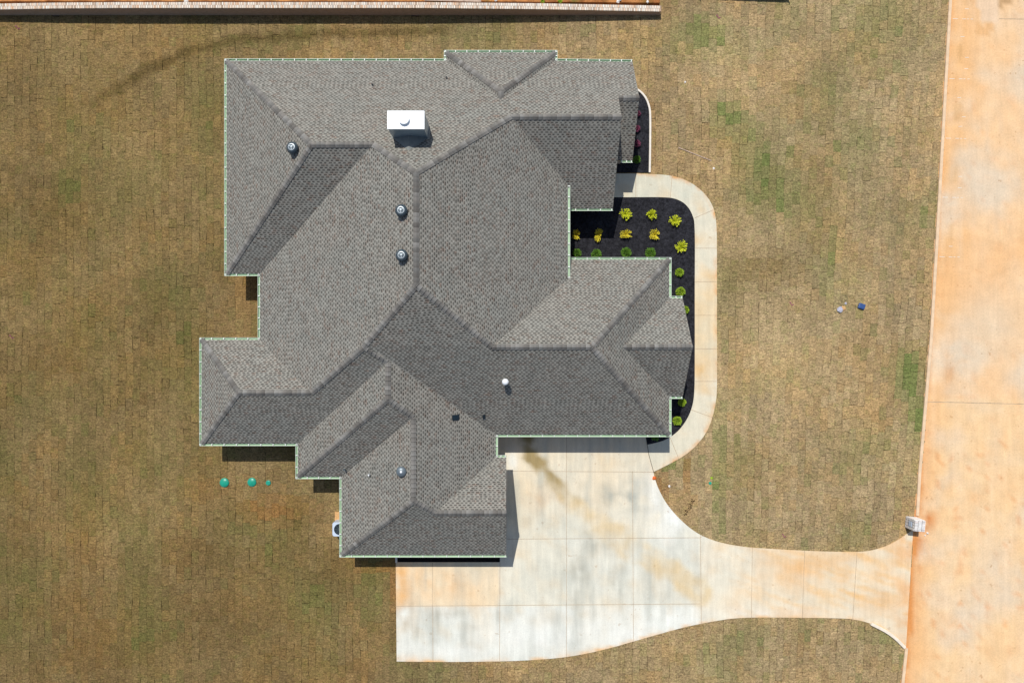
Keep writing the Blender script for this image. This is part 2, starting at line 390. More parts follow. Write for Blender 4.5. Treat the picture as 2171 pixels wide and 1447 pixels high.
def build_lawn():
    bm = bmesh.new(); lay = bm.verts.layers.float_color.new('tint'); r = random.Random(11); trk = lin(78, 64, 32)
    cw = 15.6; cols = int(2100 / cw)
    def warp(u, y):
        k = sm(1350, 1960, u); return u - k * .066 * (y - 723) * 1.0
    houses = [[(500, 150), (1280, 150), (1280, 380), (1180, 400), (1180, 560), (1390, 560), (1390, 900), (1060, 900), (1060, 1140), (750, 1140), (750, 980), (660, 980), (660, 900), (460, 900), (460, 750), (580, 750), (580, 560), (500, 560)]]
    for c in range(-18, cols):
        u0 = c * cw; wob = r.uniform(0, 9); y = -45 - r.random() * 24
        tcol = 1 + r.uniform(-.05, .05)
        while y < 1640:
            L = r.choice((24, 25, 26, 27, 28, 18)) + r.uniform(-2, 2); y1 = y + L; ym = (y + y1) / 2
            xm = warp(u0 + cw / 2, ym)
            ok = xm < curbx(ym) + 9 and not inside(xm, ym, houses[0]) and not (ym < 34 - 14 and xm < 1396)
            if ok:
                for P in (DRIVE, WALK, BED, BED2):
                    if inside(xm, ym, P) and all(inside(warp(u0 + a, yy), yy, P) for a in (0, cw) for yy in (y, y1)): ok = False; break
            if ok:
                tight = fb(xm, ym, .006, 2, 5.5) < -.05
                g = [r.uniform(-.1, .1) if (tight or r.random() < .5) else r.uniform(.1, .55) for _ in range(4)]
                if r.random() < .10: g[r.randrange(4)] += r.uniform(.3, .8)
                z = r.uniform(-.006, .009)
                xs = [u0 + g[0] * .5, u0 + cw - g[1] * .5]; ys = [y + g[2] * .5, y1 - g[3] * .5]
                ring = []
                def lw(u, yy): 
                    wx = .8 * math.sin(yy * .021 + u * .01) + 2.6 * fb(u, yy, .014, 2, 1.1) + wob * .0
                    return warp(u, yy) + wx
                for k in range(3): ring.append((xs[0] + k / 3 * (xs[1] - xs[0]), ys[0]))
                for k in range(3): ring.append((xs[1], ys[0] + k / 3 * (ys[1] - ys[0])))
                for k in range(3): ring.append((xs[1] - k / 3 * (xs[1] - xs[0]), ys[1]))
                for k in range(3): ring.append((xs[0], ys[1] - k / 3 * (ys[1] - ys[0])))
                tl = [r.uniform(-.007, .007), r.uniform(-.007, .007)]
                jit = .3 if tight else .55
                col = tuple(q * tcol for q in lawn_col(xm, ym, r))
                top = []; bot = []
                for (a, b) in ring:
                    aa, bb = lw(a, b) + r.uniform(-jit, jit), b + r.uniform(-jit, jit); aa = min(aa, curbx(bb) + 2)
                    p = W(aa, bb); zz = z + tl[0] * (a - u0 - 8) / 8 + tl[1] * (b - ym) / 12 + r.uniform(-.003, .003)
                    v = bm.verts.new((p.x, p.y, zz)); tk = 0
                    if aa < 1000 and bb < 260: tk = .62 * sm(17, 3, pathd(aa, bb, TRACK) + 5 * fb(aa, bb, .05, 2, 2.0)) * sm(1000, 900, aa) * sm(130, 260, aa)
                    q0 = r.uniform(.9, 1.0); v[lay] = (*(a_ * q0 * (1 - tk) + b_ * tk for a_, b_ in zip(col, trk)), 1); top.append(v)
                    w = bm.verts.new((p.x, p.y, -.07)); w[lay] = (.09, .06, .03, 1); bot.append(w)
                pc = W(lw(u0 + cw / 2, ym), ym); tk = .62 * sm(17, 3, pathd(u0, ym, TRACK) + 5 * fb(u0, ym, .05, 2, 2.0)) * sm(130, 260, u0) if u0 < 1000 and ym < 260 else 0; cvx = bm.verts.new((pc.x, pc.y, z + .004)); cvx[lay] = (*(a_ * (1 - tk) + b_ * tk for a_, b_ in zip(col, trk)), 1)
                n = len(top)
                for i in range(n):
                    j = (i + 1) % n
                    bm.faces.new((top[j], top[i], cvx)); bm.faces.new((top[i], top[j], bot[j], bot[i]))
            y = y1
    return struct(obj('lawn', bm, M['lawn']))
build_lawn()

# ---- driveway
ROW = [1018, 1141, 1283]
MUD = [(1118, 925), (1128, 970), (1175, 1025), (1225, 1075), (1300, 1130), (1390, 1190), (1480, 1250)]
GREY = [(1330, 1045, 60, 34, .75), (1140, 1060, 50, 16, .35), (1250, 1035, 26, 18, .35), (1210, 1055, 90, 10, .25), (1265, 1150, 50, 30, .55), (1390, 1075, 40, 25, .4), (860, 1300, 20, 40, .5), (940, 1300, 60, 18, .5), (1015, 1340, 60, 40, .35),
 (1230, 1230, 25, 60, .45), (1310, 1240, 20, 35, .4), (1055, 1330, 8, 60, .5), (1180, 1350, 8, 50, .5), (1235, 1350, 10, 60, .4), (1480, 1190, 8, 60, .3), (900, 1350, 70, 40, .2),
 (1110, 1085, 60, 40, .25), (1180, 1190, 40, 40, .2), (1400, 1240, 30, 60, .2), (1150, 1300, 30, 60, .2)]
ORNG = [(850, 1240, 30, 60, .9), (930, 1240, 50, 40, .6), (880, 1215, 60, 16, .55), (1720, 1215, 120, 40, .45), (1880, 1230, 60, 70, .35), (1650, 1200, 80, 20, .35), (1910, 1150, 30, 26, .9),
 (1150, 1060, 40, 25, .35), (1440, 960, 60, 40, .2), (1265, 1385, 60, 8, .6), (1010, 1260, 40, 30, .3), (845, 1395, 60, 8, .5), (1580, 1280, 60, 40, .2), (1060, 1230, 10, 60, .2)]
WHT = [(1420, 1100, 50, 50, .7), (1385, 1045, 30, 40, .6), (1120, 1350, 120, 30, .6), (1300, 1340, 100, 24, .6), (1420, 1320, 80, 18, .6), (960, 1380, 80, 14, .5), (1085, 975, 14, 30, .6), (1600, 1300, 200, 14, .3)]
def panel(px, py):
    xs = [839, 917, 1060, 1201, 1341, 1485, 1595, 1703, 1815]; ys = [1000, 1141, 1283] if px > 1060 else [1283]
    i = sum(px > x for x in xs); j = sum(py > y for y in ys) if px < 1485 else 0
    return random.Random(i * 17 + j * 5 + 3).uniform(-.035, .035), i, j
def blob(L, px, py): return max([s * math.exp(-((px - x) / rx) ** 2 - ((py - y) / ry) ** 2) for x, y, rx, ry, s in L] + [0])
def drive_col(px, py):
    base = lin(232, 226, 205)
    cream = sm(1150, 1000, py) * .6 + sm(1450, 1700, px) * .9
    base = mixc(base, lin(236, 219, 188), min(1, cream))
    if px < 1060 and py < 1283: base = mixc(base, lin(240, 216, 178), .8)
    if px < 1485 and py > 1283: base = mixc(base, lin(232, 232, 220), .85)
    if 1200 < px < 1485 and 1141 < py < 1283: base = mixc(base, lin(226, 225, 210), .6)
    p, i, j = panel(px, py); base = tuple(c * (1 + p) for c in base)
    n = fb(px, py, .012, 4, 2.2); n2 = fb(px, py, .03, 3, 7.7)
    base = mixc(base, lin(196, 198, 184), max(0, n) * .55)
    base = mixc(base, lin(232, 204, 160), max(0, n2) * .42 + max(0, -n) * .28)
    n3 = fb((px * .95 + py * .3) * .22, (py * .95 - px * .3) * 1.6, .05, 3, 6.3)
    base = mixc(base, lin(236, 196, 142), max(0, n3 + .05) * 1.1 * sm(1480, 1700, px))
    n4 = fb(px * 1.6, py * .25, .03, 3, 12.0); base = mixc(base, lin(192, 192, 178), max(0, n4) * .75 * sm(1560, 1420, px))
    base = mixc(base, lin(232, 188, 134), max(0, fb(px * .6, py * 1.2, .011, 3, 31.0)) * .9 * sm(1450, 1600, px))
    base = mixc(base, lin(184, 183, 168), min(1, 1.35 * blob(GREY, px, py) * (.75 + 1.0 * n2 + .9 * n4)))
    base = mixc(base, lin(238, 184, 120), min(1, max(0, blob(ORNG, px, py) * (.75 + 1.0 * n2 + .4 * n)) * .85))
    base = mixc(base, lin(242, 242, 232), min(1, blob(WHT, px, py) * (.9 + n2)))
    d = pathd(px, py, MUD); wdt = 15 + 10 * n2 + sm(1000, 1180, py) * 14
    amt = sm(wdt + 9, wdt - 12, d) * (1.0 - .35 * sm(990, 1060, py))
    tan = mixc(lin(168, 148, 104), lin(222, 198, 154), sm(1000, 1080, py))
    base = mixc(base, tan, max(0, min(1, amt * (.8 + .8 * n2 + .7 * sm(1000, 1100, py) * fb(px, py, .014, 2, 15.0) + .3 * (1 - sm(960, 1040, py))))))
    base = mixc(base, lin(234, 184, 122), .7 * max(0, .4 + 1.3 * n2) * sm(7, 1, pathd(px, py, DR_LO[::4])))
    # clay washed along the lower edge and at the road
    base = mixc(base, lin(232, 164, 98), .5 * sm(1880, 1935, px) * (.6 + n2))
    return tuple(c * .90 for c in base)
drive = struct(slab('driveway', DRIVE, .055, -.1, .2, drive_col, M['conc']))
JZ = .0585
strips('control_joint', [((1060, 1192), (1059, 1400)), ((1201, 925), (1201, 1392)), ((1341, 998), (1343, 1358)), ((1082, 998), (1385, 1000)),
    ((1075, 1142), (1485, 1139)), ((839, 1284), (1485, 1279)), ((917, 1192), (918, 1401)), ((1485, 1133), (1487, 1322)), ((1595, 1159), (1593, 1308)), ((1706, 1166), (1701, 1309)),
    ((1817, 1169), (1808, 1311)), ((1485, 1139), (1492, 1133))], JZ - .003, .024, M['joint'], drive)
strips('expansion_joint', [((1366, 905), (1376, 965)), ((1376, 965), (1386, 1001))], JZ - .001, .035, M['joint_dark'], drive)

def walk_col(px, py):
    base = mixc(lin(232, 222, 196), lin(234, 210, 168), sm(560, 640, py) * sm(800, 740, py) * .8)
    n = fb(px, py, .02, 4, 4.4); n2 = fb(px, py, .05, 3, 8.8)
    base = mixc(base, lin(232, 196, 142), max(0, n) * .9)
    base = mixc(base, lin(206, 208, 190), max(0, -n) * .5 + .35 * sm(470, 400, py))
    base = mixc(base, lin(228, 172, 112), max(0, .25 + n2) * sm(9, 1, min(pathd(px, py, WALK_OUT[::3]), 99)))
    return tuple(c * .875 for c in base)
walk = struct(slab('walkway', WALK, .05, -.1, .16, walk_col, M['conc']))
def wj(i, j, w=.025): return (WALK_OUT[i], WALK_IN[j], w)
segs = [((1348, 369), (1348, 418)), ((1425, 373), (1421, 420)), ((1473, 462), (1512, 445))]
segs += [((1474, y), (1519.5, y)) for y in (526, 597, 668, 739, 808)]
segs += [((1465, 868), (1513, 885)), ((1420, 925), (1439, 972))]
strips('control_joint', segs, .050, .026, M['joint'], walk)

def mul_col(px, py):
    k = 1 + .3 * fb(px, py, .06, 3, 2.0); return (.0235 * k, .0235 * k, .0275 * k)
mz = lambda x, y: .012 * noise.noise(Vector((x * 9, y * 9, 3))) + .008 * noise.noise(Vector((x * 23, y * 23, 7)))
struct(slab('mulch_bed', BED, .042, -.1, .12, mul_col, M['mulch'], zf=mz))
struct(slab('mulch_bed', BED2, .042, -.1, .14, mul_col, M['mulch'], zf=mz))
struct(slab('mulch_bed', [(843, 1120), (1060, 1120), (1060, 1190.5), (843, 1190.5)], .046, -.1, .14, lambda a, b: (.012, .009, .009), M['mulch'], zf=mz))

def ribbon_solid(name, pts, w, z0, z1, mat, parent=None):
    P = [W(*p) for p in pts]; bm = bmesh.new(); secs = []
    for i, p in enumerate(P):
        d = (P[min(i + 1, len(P) - 1)] - P[max(i - 1, 0)]).normalized(); n = Vector((-d.y, d.x, 0)) * w / 2
        b = min(.02, w * .2); m = n * (1 - b / (w / 2))
        secs.append([bm.verts.new((q.x, q.y, z)) for q, z in ((p + n, z0), (p + n, z1 - b), (p + m, z1), (p - m, z1), (p - n, z1 - b), (p - n, z0))])
    for a, b in zip(secs, secs[1:]):
        for k in range(5): bm.faces.new((a[k], b[k], b[k + 1], a[k + 1]))
    bm.faces.new(secs[0][::-1]); bm.faces.new(secs[-1])
    bmesh.ops.recalc_face_normals(bm, faces=bm.faces[:])
    return obj(name, bm, mat, parent)
tag(ribbon_solid('garden_edging', [(x + 1, y) for x, y in EDGE], .13, -.05, .11, M['edging']), 'curved off-white concrete edging round the black mulch strip beside the house', 'edging')
# the garage apron's short white end piece
tag(ribbon_solid('edging_block', [(840.5, 1179), (840.5, 1191)], .13, -.05, .10, M['edging']), 'short white edging piece at the left end of the dark strip below the garage eave', 'edging')

# ---- road and curbs
STRIPY = lambda y, p, w: max(0, 1 - abs(((y / p) % 1) - .5) * 2 / w)
def road_col(px, py):
    d = px - curbx(py)
    base = mixc(lin(244, 203, 155), lin(241, 189, 130), sm(115, 20, d) * .85)
    if py > 850: base = mixc(base, lin(244, 208, 158), .7 * sm(15, 60, d))
    n = fb(px, py, .007, 4, 1.4); n2 = fb(px, py, .03, 4, 6.1)
    base = mixc(base, lin(230, 208, 178), min(1, max(0, n + .04) * 1.5))
    n5 = fb(px * 1.3, py * .8, .055, 3, 17.0); base = mixc(base, lin(226, 156, 98), min(.5, max(0, n5 - .42) * 2.2) * (1 if py > 900 else .4))
    n6 = fb(px * 2, py * .5, .02, 3, 27.0); base = mixc(base, lin(214, 190, 160), max(0, n6 - .1) * .4)
    base = mixc(base, lin(250, 220, 182), max(0, fb(px * 3, py * .4, .012, 3, 5.2)) * .5)
    base = mixc(base, lin(240, 184, 124), max(0, -n) * .6 + max(0, n2 - .1) * .4)
    base = mixc(base, lin(226, 206, 176), .6 * math.exp(-((px - 2100) / 70) ** 2 - ((py - 690) / 80) ** 2))
    # clay packed along the gutter, thick past the driveway mouth
    gut = sm(11, 3, d - 2 - 3 * n2) * (.25 + .85 * sm(1100, 1160, py)) + .5 * math.exp(-((d - 6) / 3) ** 2) * sm(900, 980, py) + .3 * sm(30, 6, d) * sm(880, 1010, py)
    base = mixc(base, lin(222, 150, 86), min(1, max(0, gut * (.95 + .8 * n2))))
    base = mixc(base, lin(206, 118, 52), min(1, .8 * math.exp(-((px - 1958) / 17) ** 2 - ((py - 1105) / 44) ** 2) * max(0, .55 + 2.2 * n2)))
    # wheel scuffs in the gutter pan every 127 px
    if d < 60:
        q = ((py - 95) % 127) / 127
        if py < 520 and q < .3: base = mixc(base, lin(206, 160, 102), .5 * math.exp(-((d - 30) / 3.5) ** 2) + .4 * math.exp(-((d - 37) / 2.5) ** 2))
    base = mixc(base, lin(204, 140, 80), .5 * math.exp(-((px - 2012) / 7) ** 2 - ((py - 790) / 22) ** 2))
    if inside(px, py, [(2072, -10), (2121, -10), (2118, 30), (2112, 46), (2085, 52), (2076, 44)]): base = mixc(base, lin(236, 206, 172), .8)
    if inside(px, py, [(2121, -10), (2148, -10), (2145, 6), (2121, 18)]): base = mixc(base, lin(190, 152, 108), .85)
    if inside(px, py, [(2074, 50), (2085, 54), (2112, 46), (2100, 70), (2082, 78), (2072, 74)]): base = mixc(base, lin(228, 178, 122), .8)
    return tuple(c * .875 for c in base)
road = struct(slab('road', [(x - 1, y) for x, y in CURB] + [(2900, 1800), (2900, -420)], .0, -.1, .3, road_col, M['road']))
strips('expansion_joint', [((1962, 851), (2300, 859), .04), ((2118, 40), (2300, 43), .03)], .0, .04, M['joint'], road)
seg = []
for y in (40, 167, 293, 418, 544):
    x0 = curbx(y) + 11; seg += [((x0, y), (x0 + 11, y + .3)), ((x0 + 20, y + .5), (x0 + 28, y + .6)), ((x0 + 30, y + .6), (x0 + 34, y + .6)), ((x0 + 38, y + .8), (x0 + 43, y + .8))]
for y in (19, 78, 122, 146, 207, 248, 268, 374, 398, 522): x0 = curbx(y) + 30 + (y % 3) * 6; seg += [((x0, y), (x0 + 8, y))]
strips('chalk_mark', seg, .0, .022, M['white'], road)
for part in ([p for p in CURB if p[1] <= 1000] + [(1941, 1092)], [(1918, 1372), (1910, 1447), (1885, 1800)]):
    pts = [(x + 3, y) for x, y in part]
    struct(ribbon_solid('curb', pts, .2, -.1, .10, M['curb']))
struct(ribbon_solid('curb', catmull([(1845, 1320), (1876, 1336), (1898, 1352), (1917, 1371)], 4), .20, -.05, .14, M['curb_pale']))

# ---- clay bank behind the brick wall
def bank_col(px, py):
    n = fb(px, py * 2, .03, 4, 3.3); b = mixc(lin(196, 136, 82), lin(140, 84, 46), max(0, min(1, .4 + n)))
    return mixc(b, lin(98, 100, 48), max(0, fb(px, py, .02, 3, 8.0) - .15) * 1.5)
struct(slab('dirt_bank', [(-300, -260), (1399, -260), (1399, 6), (1000, 3), (-300, 3)], .45, -.1, .3, bank_col, M['dirt'], zf=lambda x, y: .06 * noise.noise(Vector((x * 2, y * 2, 1)))))

# ------------------------------------------------------------------ brick wall along the top
WY = 22.13
def wtop(px): # height of the wall's top at photo column px
    P = [(-400, .70), (0, .81), (110, .93), (250, 1.0), (900, 1.0), (1150, .84), (1402, .53)]
    for (a, b), (c, d) in zip(P, P[1:]):
        if a <= px <= c: return b + (d - b) * (px - a) / (c - a)
    return .6
bw = thing('brick_wall', 'long low brick wall with pale double brick coping along the top edge', 'wall', (0, WY, 0))
xa, xb = W(-300, 0).x, (1402 - CX) * (H - .53) / F
bm = bmesh.new(); N = 90; T = .36; rows = []
for i in range(N + 1):
    x = xa + (xb - xa) * i / N; z = wtop(CX + x * F / (H - .9)) - .06
    rows.append([bm.verts.new(c) for c in ((x, 0, -.1), (x, 0, z), (x, T, z), (x, T, -.1))])
for a, b in zip(rows, rows[1:]):
    for k in range(3): bm.faces.new((a[k], a[k + 1], b[k + 1], b[k]))
bm.faces.new(rows[0]); bm.faces.new(rows[-1][::-1])
bmesh.ops.recalc_face_normals(bm, faces=bm.faces[:])
obj('wall_face', bm, M['wallbrick'], bw)
bm = bmesh.new(); lay = bm.verts.layers.float_color.new('tint'); r = random.Random(5)
x = xa
while x < xb - .02:
    z = wtop(CX + x * F / (H - .9)) - .0
    for k in range(2):
        c = mixc(lin(236, 218, 196), r.choice((lin(220, 172, 130), lin(196, 190, 180), lin(240, 236, 222), lin(170, 140, 112))), r.random() * .75)
        dx = .055 if k else 0
        for v in box(bm, (x + dx, -.01 + .095 + k * .195, z - .03 + r.uniform(-.004, .004)), (.084, .183, .07)): v[lay] = (*c, 1)
    x += .112
obj('brick_coping', bm, M['whitebrick'], bw)
bm = bmesh.new()
for i in range(N):
    x0 = xa + (xb - xa) * i / N; x1 = xa + (xb - xa) * (i + 1) / N; z = wtop(CX + x0 * F / (H - .9)) - .047
    box(bm, ((x0 + x1) / 2, .185, z + .006), (x1 - x0 + .001, .36, .03))
obj('mortar_bed', bm, M['mortar'], bw)

# ------------------------------------------------------------------ house
house = thing('house', 'large one storey house with a grey brown shingled hip and gable roof', 'house', (0, 0, 0))
S = 1.2
E0 = 2.013 * S; E1 = 3.32
zr = dict(nw=6.12 * S, main=7.36 * S, ne=4.86 * S, nb=4.10 * S, wing=5.38 * S, dorm=4.0 * S, sw=4.01 * S, j1=5.78 * S, j2=5.70 * S, r5=5.17 * S, r6=4.47 * S, r7=3.89 * S, pr=3.935 * S)
PT = {}
def pt(n, x, y, z): PT[n] = W(x, y, z)
for n, x, y in (('a1', 480, 129), ('a2', 480, 580), ('a3', 551, 580), ('a4', 551, 720), ('a5', 427, 720), ('a6', 427, 940), ('a7', 631, 940), ('a8', 631, 1010), ('a9', 724, 1010), ('a10', 724, 1176),
    ('a11', 1073.5, 1176), ('a12', 1073.5, 969), ('a13', 1051, 969), ('a14', 1051, 921), ('a15', 1419, 921), ('a16', 1419, 840), ('a17', 1447.5, 840), ('a18', 1447.5, 632), ('a19', 1419, 632), ('a20', 1419, 550),
    ('a21', 1194, 550), ('a22', 1194, 442), ('a23', 1300, 442), ('n1', 946, 129), ('n2', 946, 111), ('n3', 1177, 111), ('n4', 1177, 129), ('n5', 1340.5, 131), ('p1', 1341.5, 340), ('p2', 1290, 340)):
    pt(n, x, y, E0)
pt('R1', 660, 306, zr['nw']); pt('R2', 791, 306, zr['nw']); pt('R3', 882, 366, zr['main']); pt('R4', 882, 605, zr['main']); pt('R5', 1083, 247, zr['ne']); pt('R6', 1317, 247, zr['ne'])
pt('NB1', 1062, 193, zr['nb']); pt('NB2', 1062, 209, zr['nb']); pt('Wg1', 1043, 735, zr['wing']); pt('Wg2', 1255, 735, zr['wing']); pt('D1', 1321, 735, zr['dorm']); pt('D2', 1465, 735, zr['dorm'])
pt('SW1', 505, 832, zr['sw']); pt('SW2', 660, 832, zr['sw']); pt('J1', 776, 728, zr['j1']); pt('J2', 772, 735, zr['j2']); pt('T1', 822, 766, zr['r5']); pt('T2', 822, 846, zr['r5'])
pt('U1', 876, 884, zr['r6']); pt('U2', 876, 1062, zr['r6']); pt('G1', 922, 1087, zr['r7']); pt('G2', 1073.5, 1087, zr['r7'])
pt('P1', 1312, 207, zr['pr']); pt('P2', 1355.5, 207, zr['pr']); pt('P3', 1290, 207, zr['pr'])
pt('e1', 1204, 590, E1); pt('e2', 1204, 392, E1)
# where the lower roofs run in below the raised east eave
PT['P2'].x = PT['n5'].x = PT['p1'].x = (PT['P2'].x + PT['p1'].x + PT['n5'].x) / 3
PT['R6'].x = PT['a23'].x = (PT['R6'].x + PT['a23'].x) / 2
pt('P1', 1312, 207, zr['pr']); PT['P1'].x = PT['R6'].x - .0
PT['D2'].x = PT['a17'].x = PT['a18'].x
PT['G2'].x = PT['a11'].x = PT['a12'].x
PT['e1u'] = PT['e1'] + Vector((-.35, 0, -.02)); PT['e2u'] = PT['e2'] + Vector((-.35, 0, -.02))
PT['P1i'] = PT['P1'] + Vector((-.9, 0, 0)); PT['p2'] = Vector((PT['P1i'].x, PT['p1'].y, E0))
PT['e1u'].z = E0 + (PT['e1u'].y * -1 + PT['a21'].y) * .73; PT['e2u'].z = E0 + (PT['e2u'].y - PT['a22'].y) * .73

FACES = { # name: (vertices, slope axis, pitch)
 'W1': ('a1 R1 a2', 'x', .73), 'S1': ('a2 R1 R2 a3', 'y', .73), 'N1': ('a1 n1 NB2 n4 n5 P2 P1 R6 R5 R3 R2 R1', 'y', .73), 'NB': ('n2 n3 NB1', 'y', .73),
 'WB': ('n1 n2 NB1 NB2', 'x', .73), 'EB': ('n3 n4 NB2 NB1', 'x', .73), 'W2': ('a3 R2 R3 R4 J1 J2 SW2 a4', 'x', .592), 'E2': ('e1 e2 R5 R3 R4 Wg1', 'x', .585),
 'S3': ('R5 R6 a23 a22 e2u e2', 'y', .73), 'N4': ('a5 a4 SW2 SW1', 'y', .73), 'W4': ('a5 SW1 a6', 'x', .73), 'S4': ('a6 SW1 SW2 J2 T1 a7', 'y', .73),
 'W5': ('a7 T1 T2 a8', 'x', .595), 'S5': ('a8 T2 U1 a9', 'y', .73), 'W6': ('a9 U1 U2 a10', 'x', .595), 'S6': ('a10 U2 G1 G2 a11', 'y', .73), 'N6': ('a12 G2 G1 a13', 'y', .73),
 'E5': ('a14 J1 J2 T1 T2 U1 U2 G1 a13', 'x', .611), 'SW': ('a14 a15 Wg2 Wg1 R4 J1', 'y', .73), 'NW': ('a20 a21 e1u e1 Wg1 Wg2', 'y', .73),
 'EW': ('a15 a16 D1 a19 a20 Wg2', 'x', .73), 'ND': ('a19 a18 D2 D1', 'y', .77), 'SD': ('a17 a16 D1 D2', 'y', .77), 'SP': ('P1i P2 p1 p2', 'y', .73)}
def build_roof():
    bm = bmesh.new(); uvl = bm.loops.layers.uv.new('UVMap'); fi = {}
    off = 0
    for nme, (vs, ax, p) in FACES.items():
        P = [PT[v] for v in vs.split()]
        vv = [bm.verts.new(q) for q in P]
        try: f = bm.faces.new(vv)
        except ValueError: continue
        f.normal_update()
        n = Vector((0, 0, 0))
        for i in range(len(P)):
            a, b = P[i], P[(i + 1) % len(P)]; n += Vector(((a.y - b.y) * (a.z + b.z), (a.z - b.z) * (a.x + b.x), (a.x - b.x) * (a.y + b.y)))
        if n.z < 0: f.normal_flip(); n = -n
        fi[nme] = n.normalized()
        s = math.sin(math.atan(p)); off += 3.37
        for lp in f.loops:
            c = lp.vert.co; lp[uvl].uv = ((c.y if ax == 'x' else c.x) + off, (c.z - E0) / s + (off if 0 else 0))
    bmesh.ops.triangulate(bm, faces=bm.faces[:])
    o = obj('roof', bm, M['shingle'], house)
    return o, fi
roof, FN = build_roof()

# roof edge boards (fascia, rake) and soffit
def edgeboards():
    bm = bmesh.new()
    def brd(a, b, h=.17):
        a, b = PT[a], PT[b]; d = (b - a); L = d.length
        ins = .012; n = Vector((-d.y, d.x, 0)).normalized()
        vs = [bm.verts.new(p) for p in (a - Vector((0, 0, .004)), b - Vector((0, 0, .004)), b - Vector((0, 0, h)), a - Vector((0, 0, h)))]
        bm.faces.new(vs)
        # give it thickness inward
        r = bmesh.ops.solidify(bm, geom=[bm.faces[-1]], thickness=.02) if False else None
    O = 'a1 a2 a3 a4 a5 a6 a7 a8 a9 a10 a11 G2 a12 a13 a14 a15 a16 a17 D2 a18 a19 a20 a21'.split()
    for x, y in zip(O, O[1:]): brd(x, y)
    for x, y in (('a22', 'a23'), ('a23', 'R6'), ('R6', 'P1'), ('p1', 'P2'), ('p2', 'p1'), ('P2', 'n5'), ('n5', 'n4'), ('n4', 'n3'), ('n3', 'n2'), ('n2', 'n1'), ('n1', 'a1'), ('e1', 'e2')): brd(x, y)
    return obj('fascia', bm, M['trim'], house)
edgeboards()
def soffit():
    bm = bmesh.new()
    z = E0 - .165
    loop = [PT[k] for k in 'a1 a2 a3 a4 a5 a6 a7 a8 a9 a10 a11 a12 a13 a14 a15 a16 a17 a18 a19 a20 a21 a22 a23'.split()] + [Vector((PT['a23'].x, PT['p1'].y, 0)), PT['p1'], PT['n5'], PT['n4'], PT['n3'], PT['n2'], PT['n1']]
    P3 = [Vector((p.x, p.y, z)) for p in loop]; vv = [bm.verts.new(p) for p in P3]
    for t in tessellate_polygon([P3]): bm.faces.new([vv[i] for i in t])
    a, b = PT['e1'], PT['e2']; z = E1 - .165
    bm.faces.new([bm.verts.new(c) for c in ((a.x, a.y, z), (b.x, b.y, z), (b.x - .4, b.y, z), (a.x - .4, a.y, z))])
    return obj('soffit', bm, M['trim'], house), loop
_, LOOP = soffit()
def walls():
    bm = bmesh.new(); P = [Vector((p.x, p.y, 0)) for p in LOOP]; n = len(P); ins = .42; out = []
    area = sum(P[i].x * P[(i + 1) % n].y - P[(i + 1) % n].x * P[i].y for i in range(n))
    sg = 1 if area > 0 else -1
    for i in range(n):
        a, b, c = P[i - 1], P[i], P[(i + 1) % n]
        d1 = (b - a).normalized(); d2 = (c - b).normalized()
        n1 = Vector((-d1.y, d1.x, 0)) * sg; n2 = Vector((-d2.y, d2.x, 0)) * sg
        q = b + (n1 + n2) / max(.3, 1 + n1.dot(n2)) * ins; out.append(q)
    for i in range(n):
        a, b = out[i], out[(i + 1) % n]
        bm.faces.new([bm.verts.new(c) for c in ((a.x, a.y, -.1), (b.x, b.y, -.1), (b.x, b.y, E0 - .16), (a.x, a.y, E0 - .16))])
    # gable ends and the raised east wall
    def poly(pts): bm.faces.new([bm.verts.new(p) for p in pts])
    g = .3
    for a, r_, b in (('a11', 'G2', 'a12'), ('a17', 'D2', 'a18')):
        A, Rr, B = PT[a], PT[r_], PT[b]; poly([(A.x - g, A.y, E0 - .17), (Rr.x - g, Rr.y, Rr.z - .06), (B.x - g, B.y, E0 - .17)])
    A, Rr, B = PT['a23'], PT['R6'], PT['P1']; poly([(A.x - g, A.y, E0 - .17), (Rr.x - g, Rr.y, Rr.z - .06), (B.x - g, B.y, B.z - .06), (B.x - g, B.y, E0 - .17)])
    A, Rr, B = PT['p1'], PT['P2'], PT['n5']; poly([(A.x - g, A.y, E0 - .17), (Rr.x - g, Rr.y, Rr.z - .06), (B.x - g, B.y, E0 - .17)])
    A, B = PT['e1'], PT['e2']; poly([(A.x - .35, A.y, E0 - .3), (B.x - .35, B.y, E0 - .3), (B.x - .35, B.y, E1 - .1), (A.x - .35, A.y, E1 - .1)])
    bmesh.ops.recalc_face_normals(bm, faces=bm.faces[:])
    obj('wall', bm, M['brick'], house); return out
WL = walls()

# doors and windows on the walls (hidden from straight above, seen from the side)
def opening(name, a, b, s, w, z0, z1, mat, frame=True):
    """a,b wall corners; s centre distance from a"""
    d = (b - a).normalized(); c = a + d * s; nrm = Vector((d.y, -d.x, 0)); ang = math.atan2(d.y, d.x)
    mid = sum(WL, Vector()) / len(WL)
    t = c + nrm * .3; 
    if inside(t.x, t.y, [(p.x, p.y) for p in WL]): nrm = -nrm
    bm = bmesh.new(); p = c + nrm * .02; box(bm, (p.x, p.y, (z0 + z1) / 2), (w, .05, z1 - z0), ang)
    if 'garage' in name:
        for k in range(1, 4): q = c + nrm * .05; box(bm, (q.x, q.y, z0 + (z1 - z0) * k / 4), (w, .02, .03), ang)
    o = obj(name, bm, mat, house)
    if frame:
        bm = bmesh.new()
        for sx in (-1, 1):
            q = c + d * sx * (w / 2 + .04) + nrm * .035; box(bm, (q.x, q.y, (z0 + z1) / 2), (.08, .08, z1 - z0 + .16), ang)
        q = c + nrm * .035
        box(bm, (q.x, q.y, z1 + .04), (w, .08, .08), ang)
        if z0 > .3: box(bm, (q.x, q.y, z0 - .04), (w, .1, .08), ang)
        obj('frame', bm, M['trim'], o)
    return o
def wl(i): return WL[i], WL[(i + 1) % len(WL)]
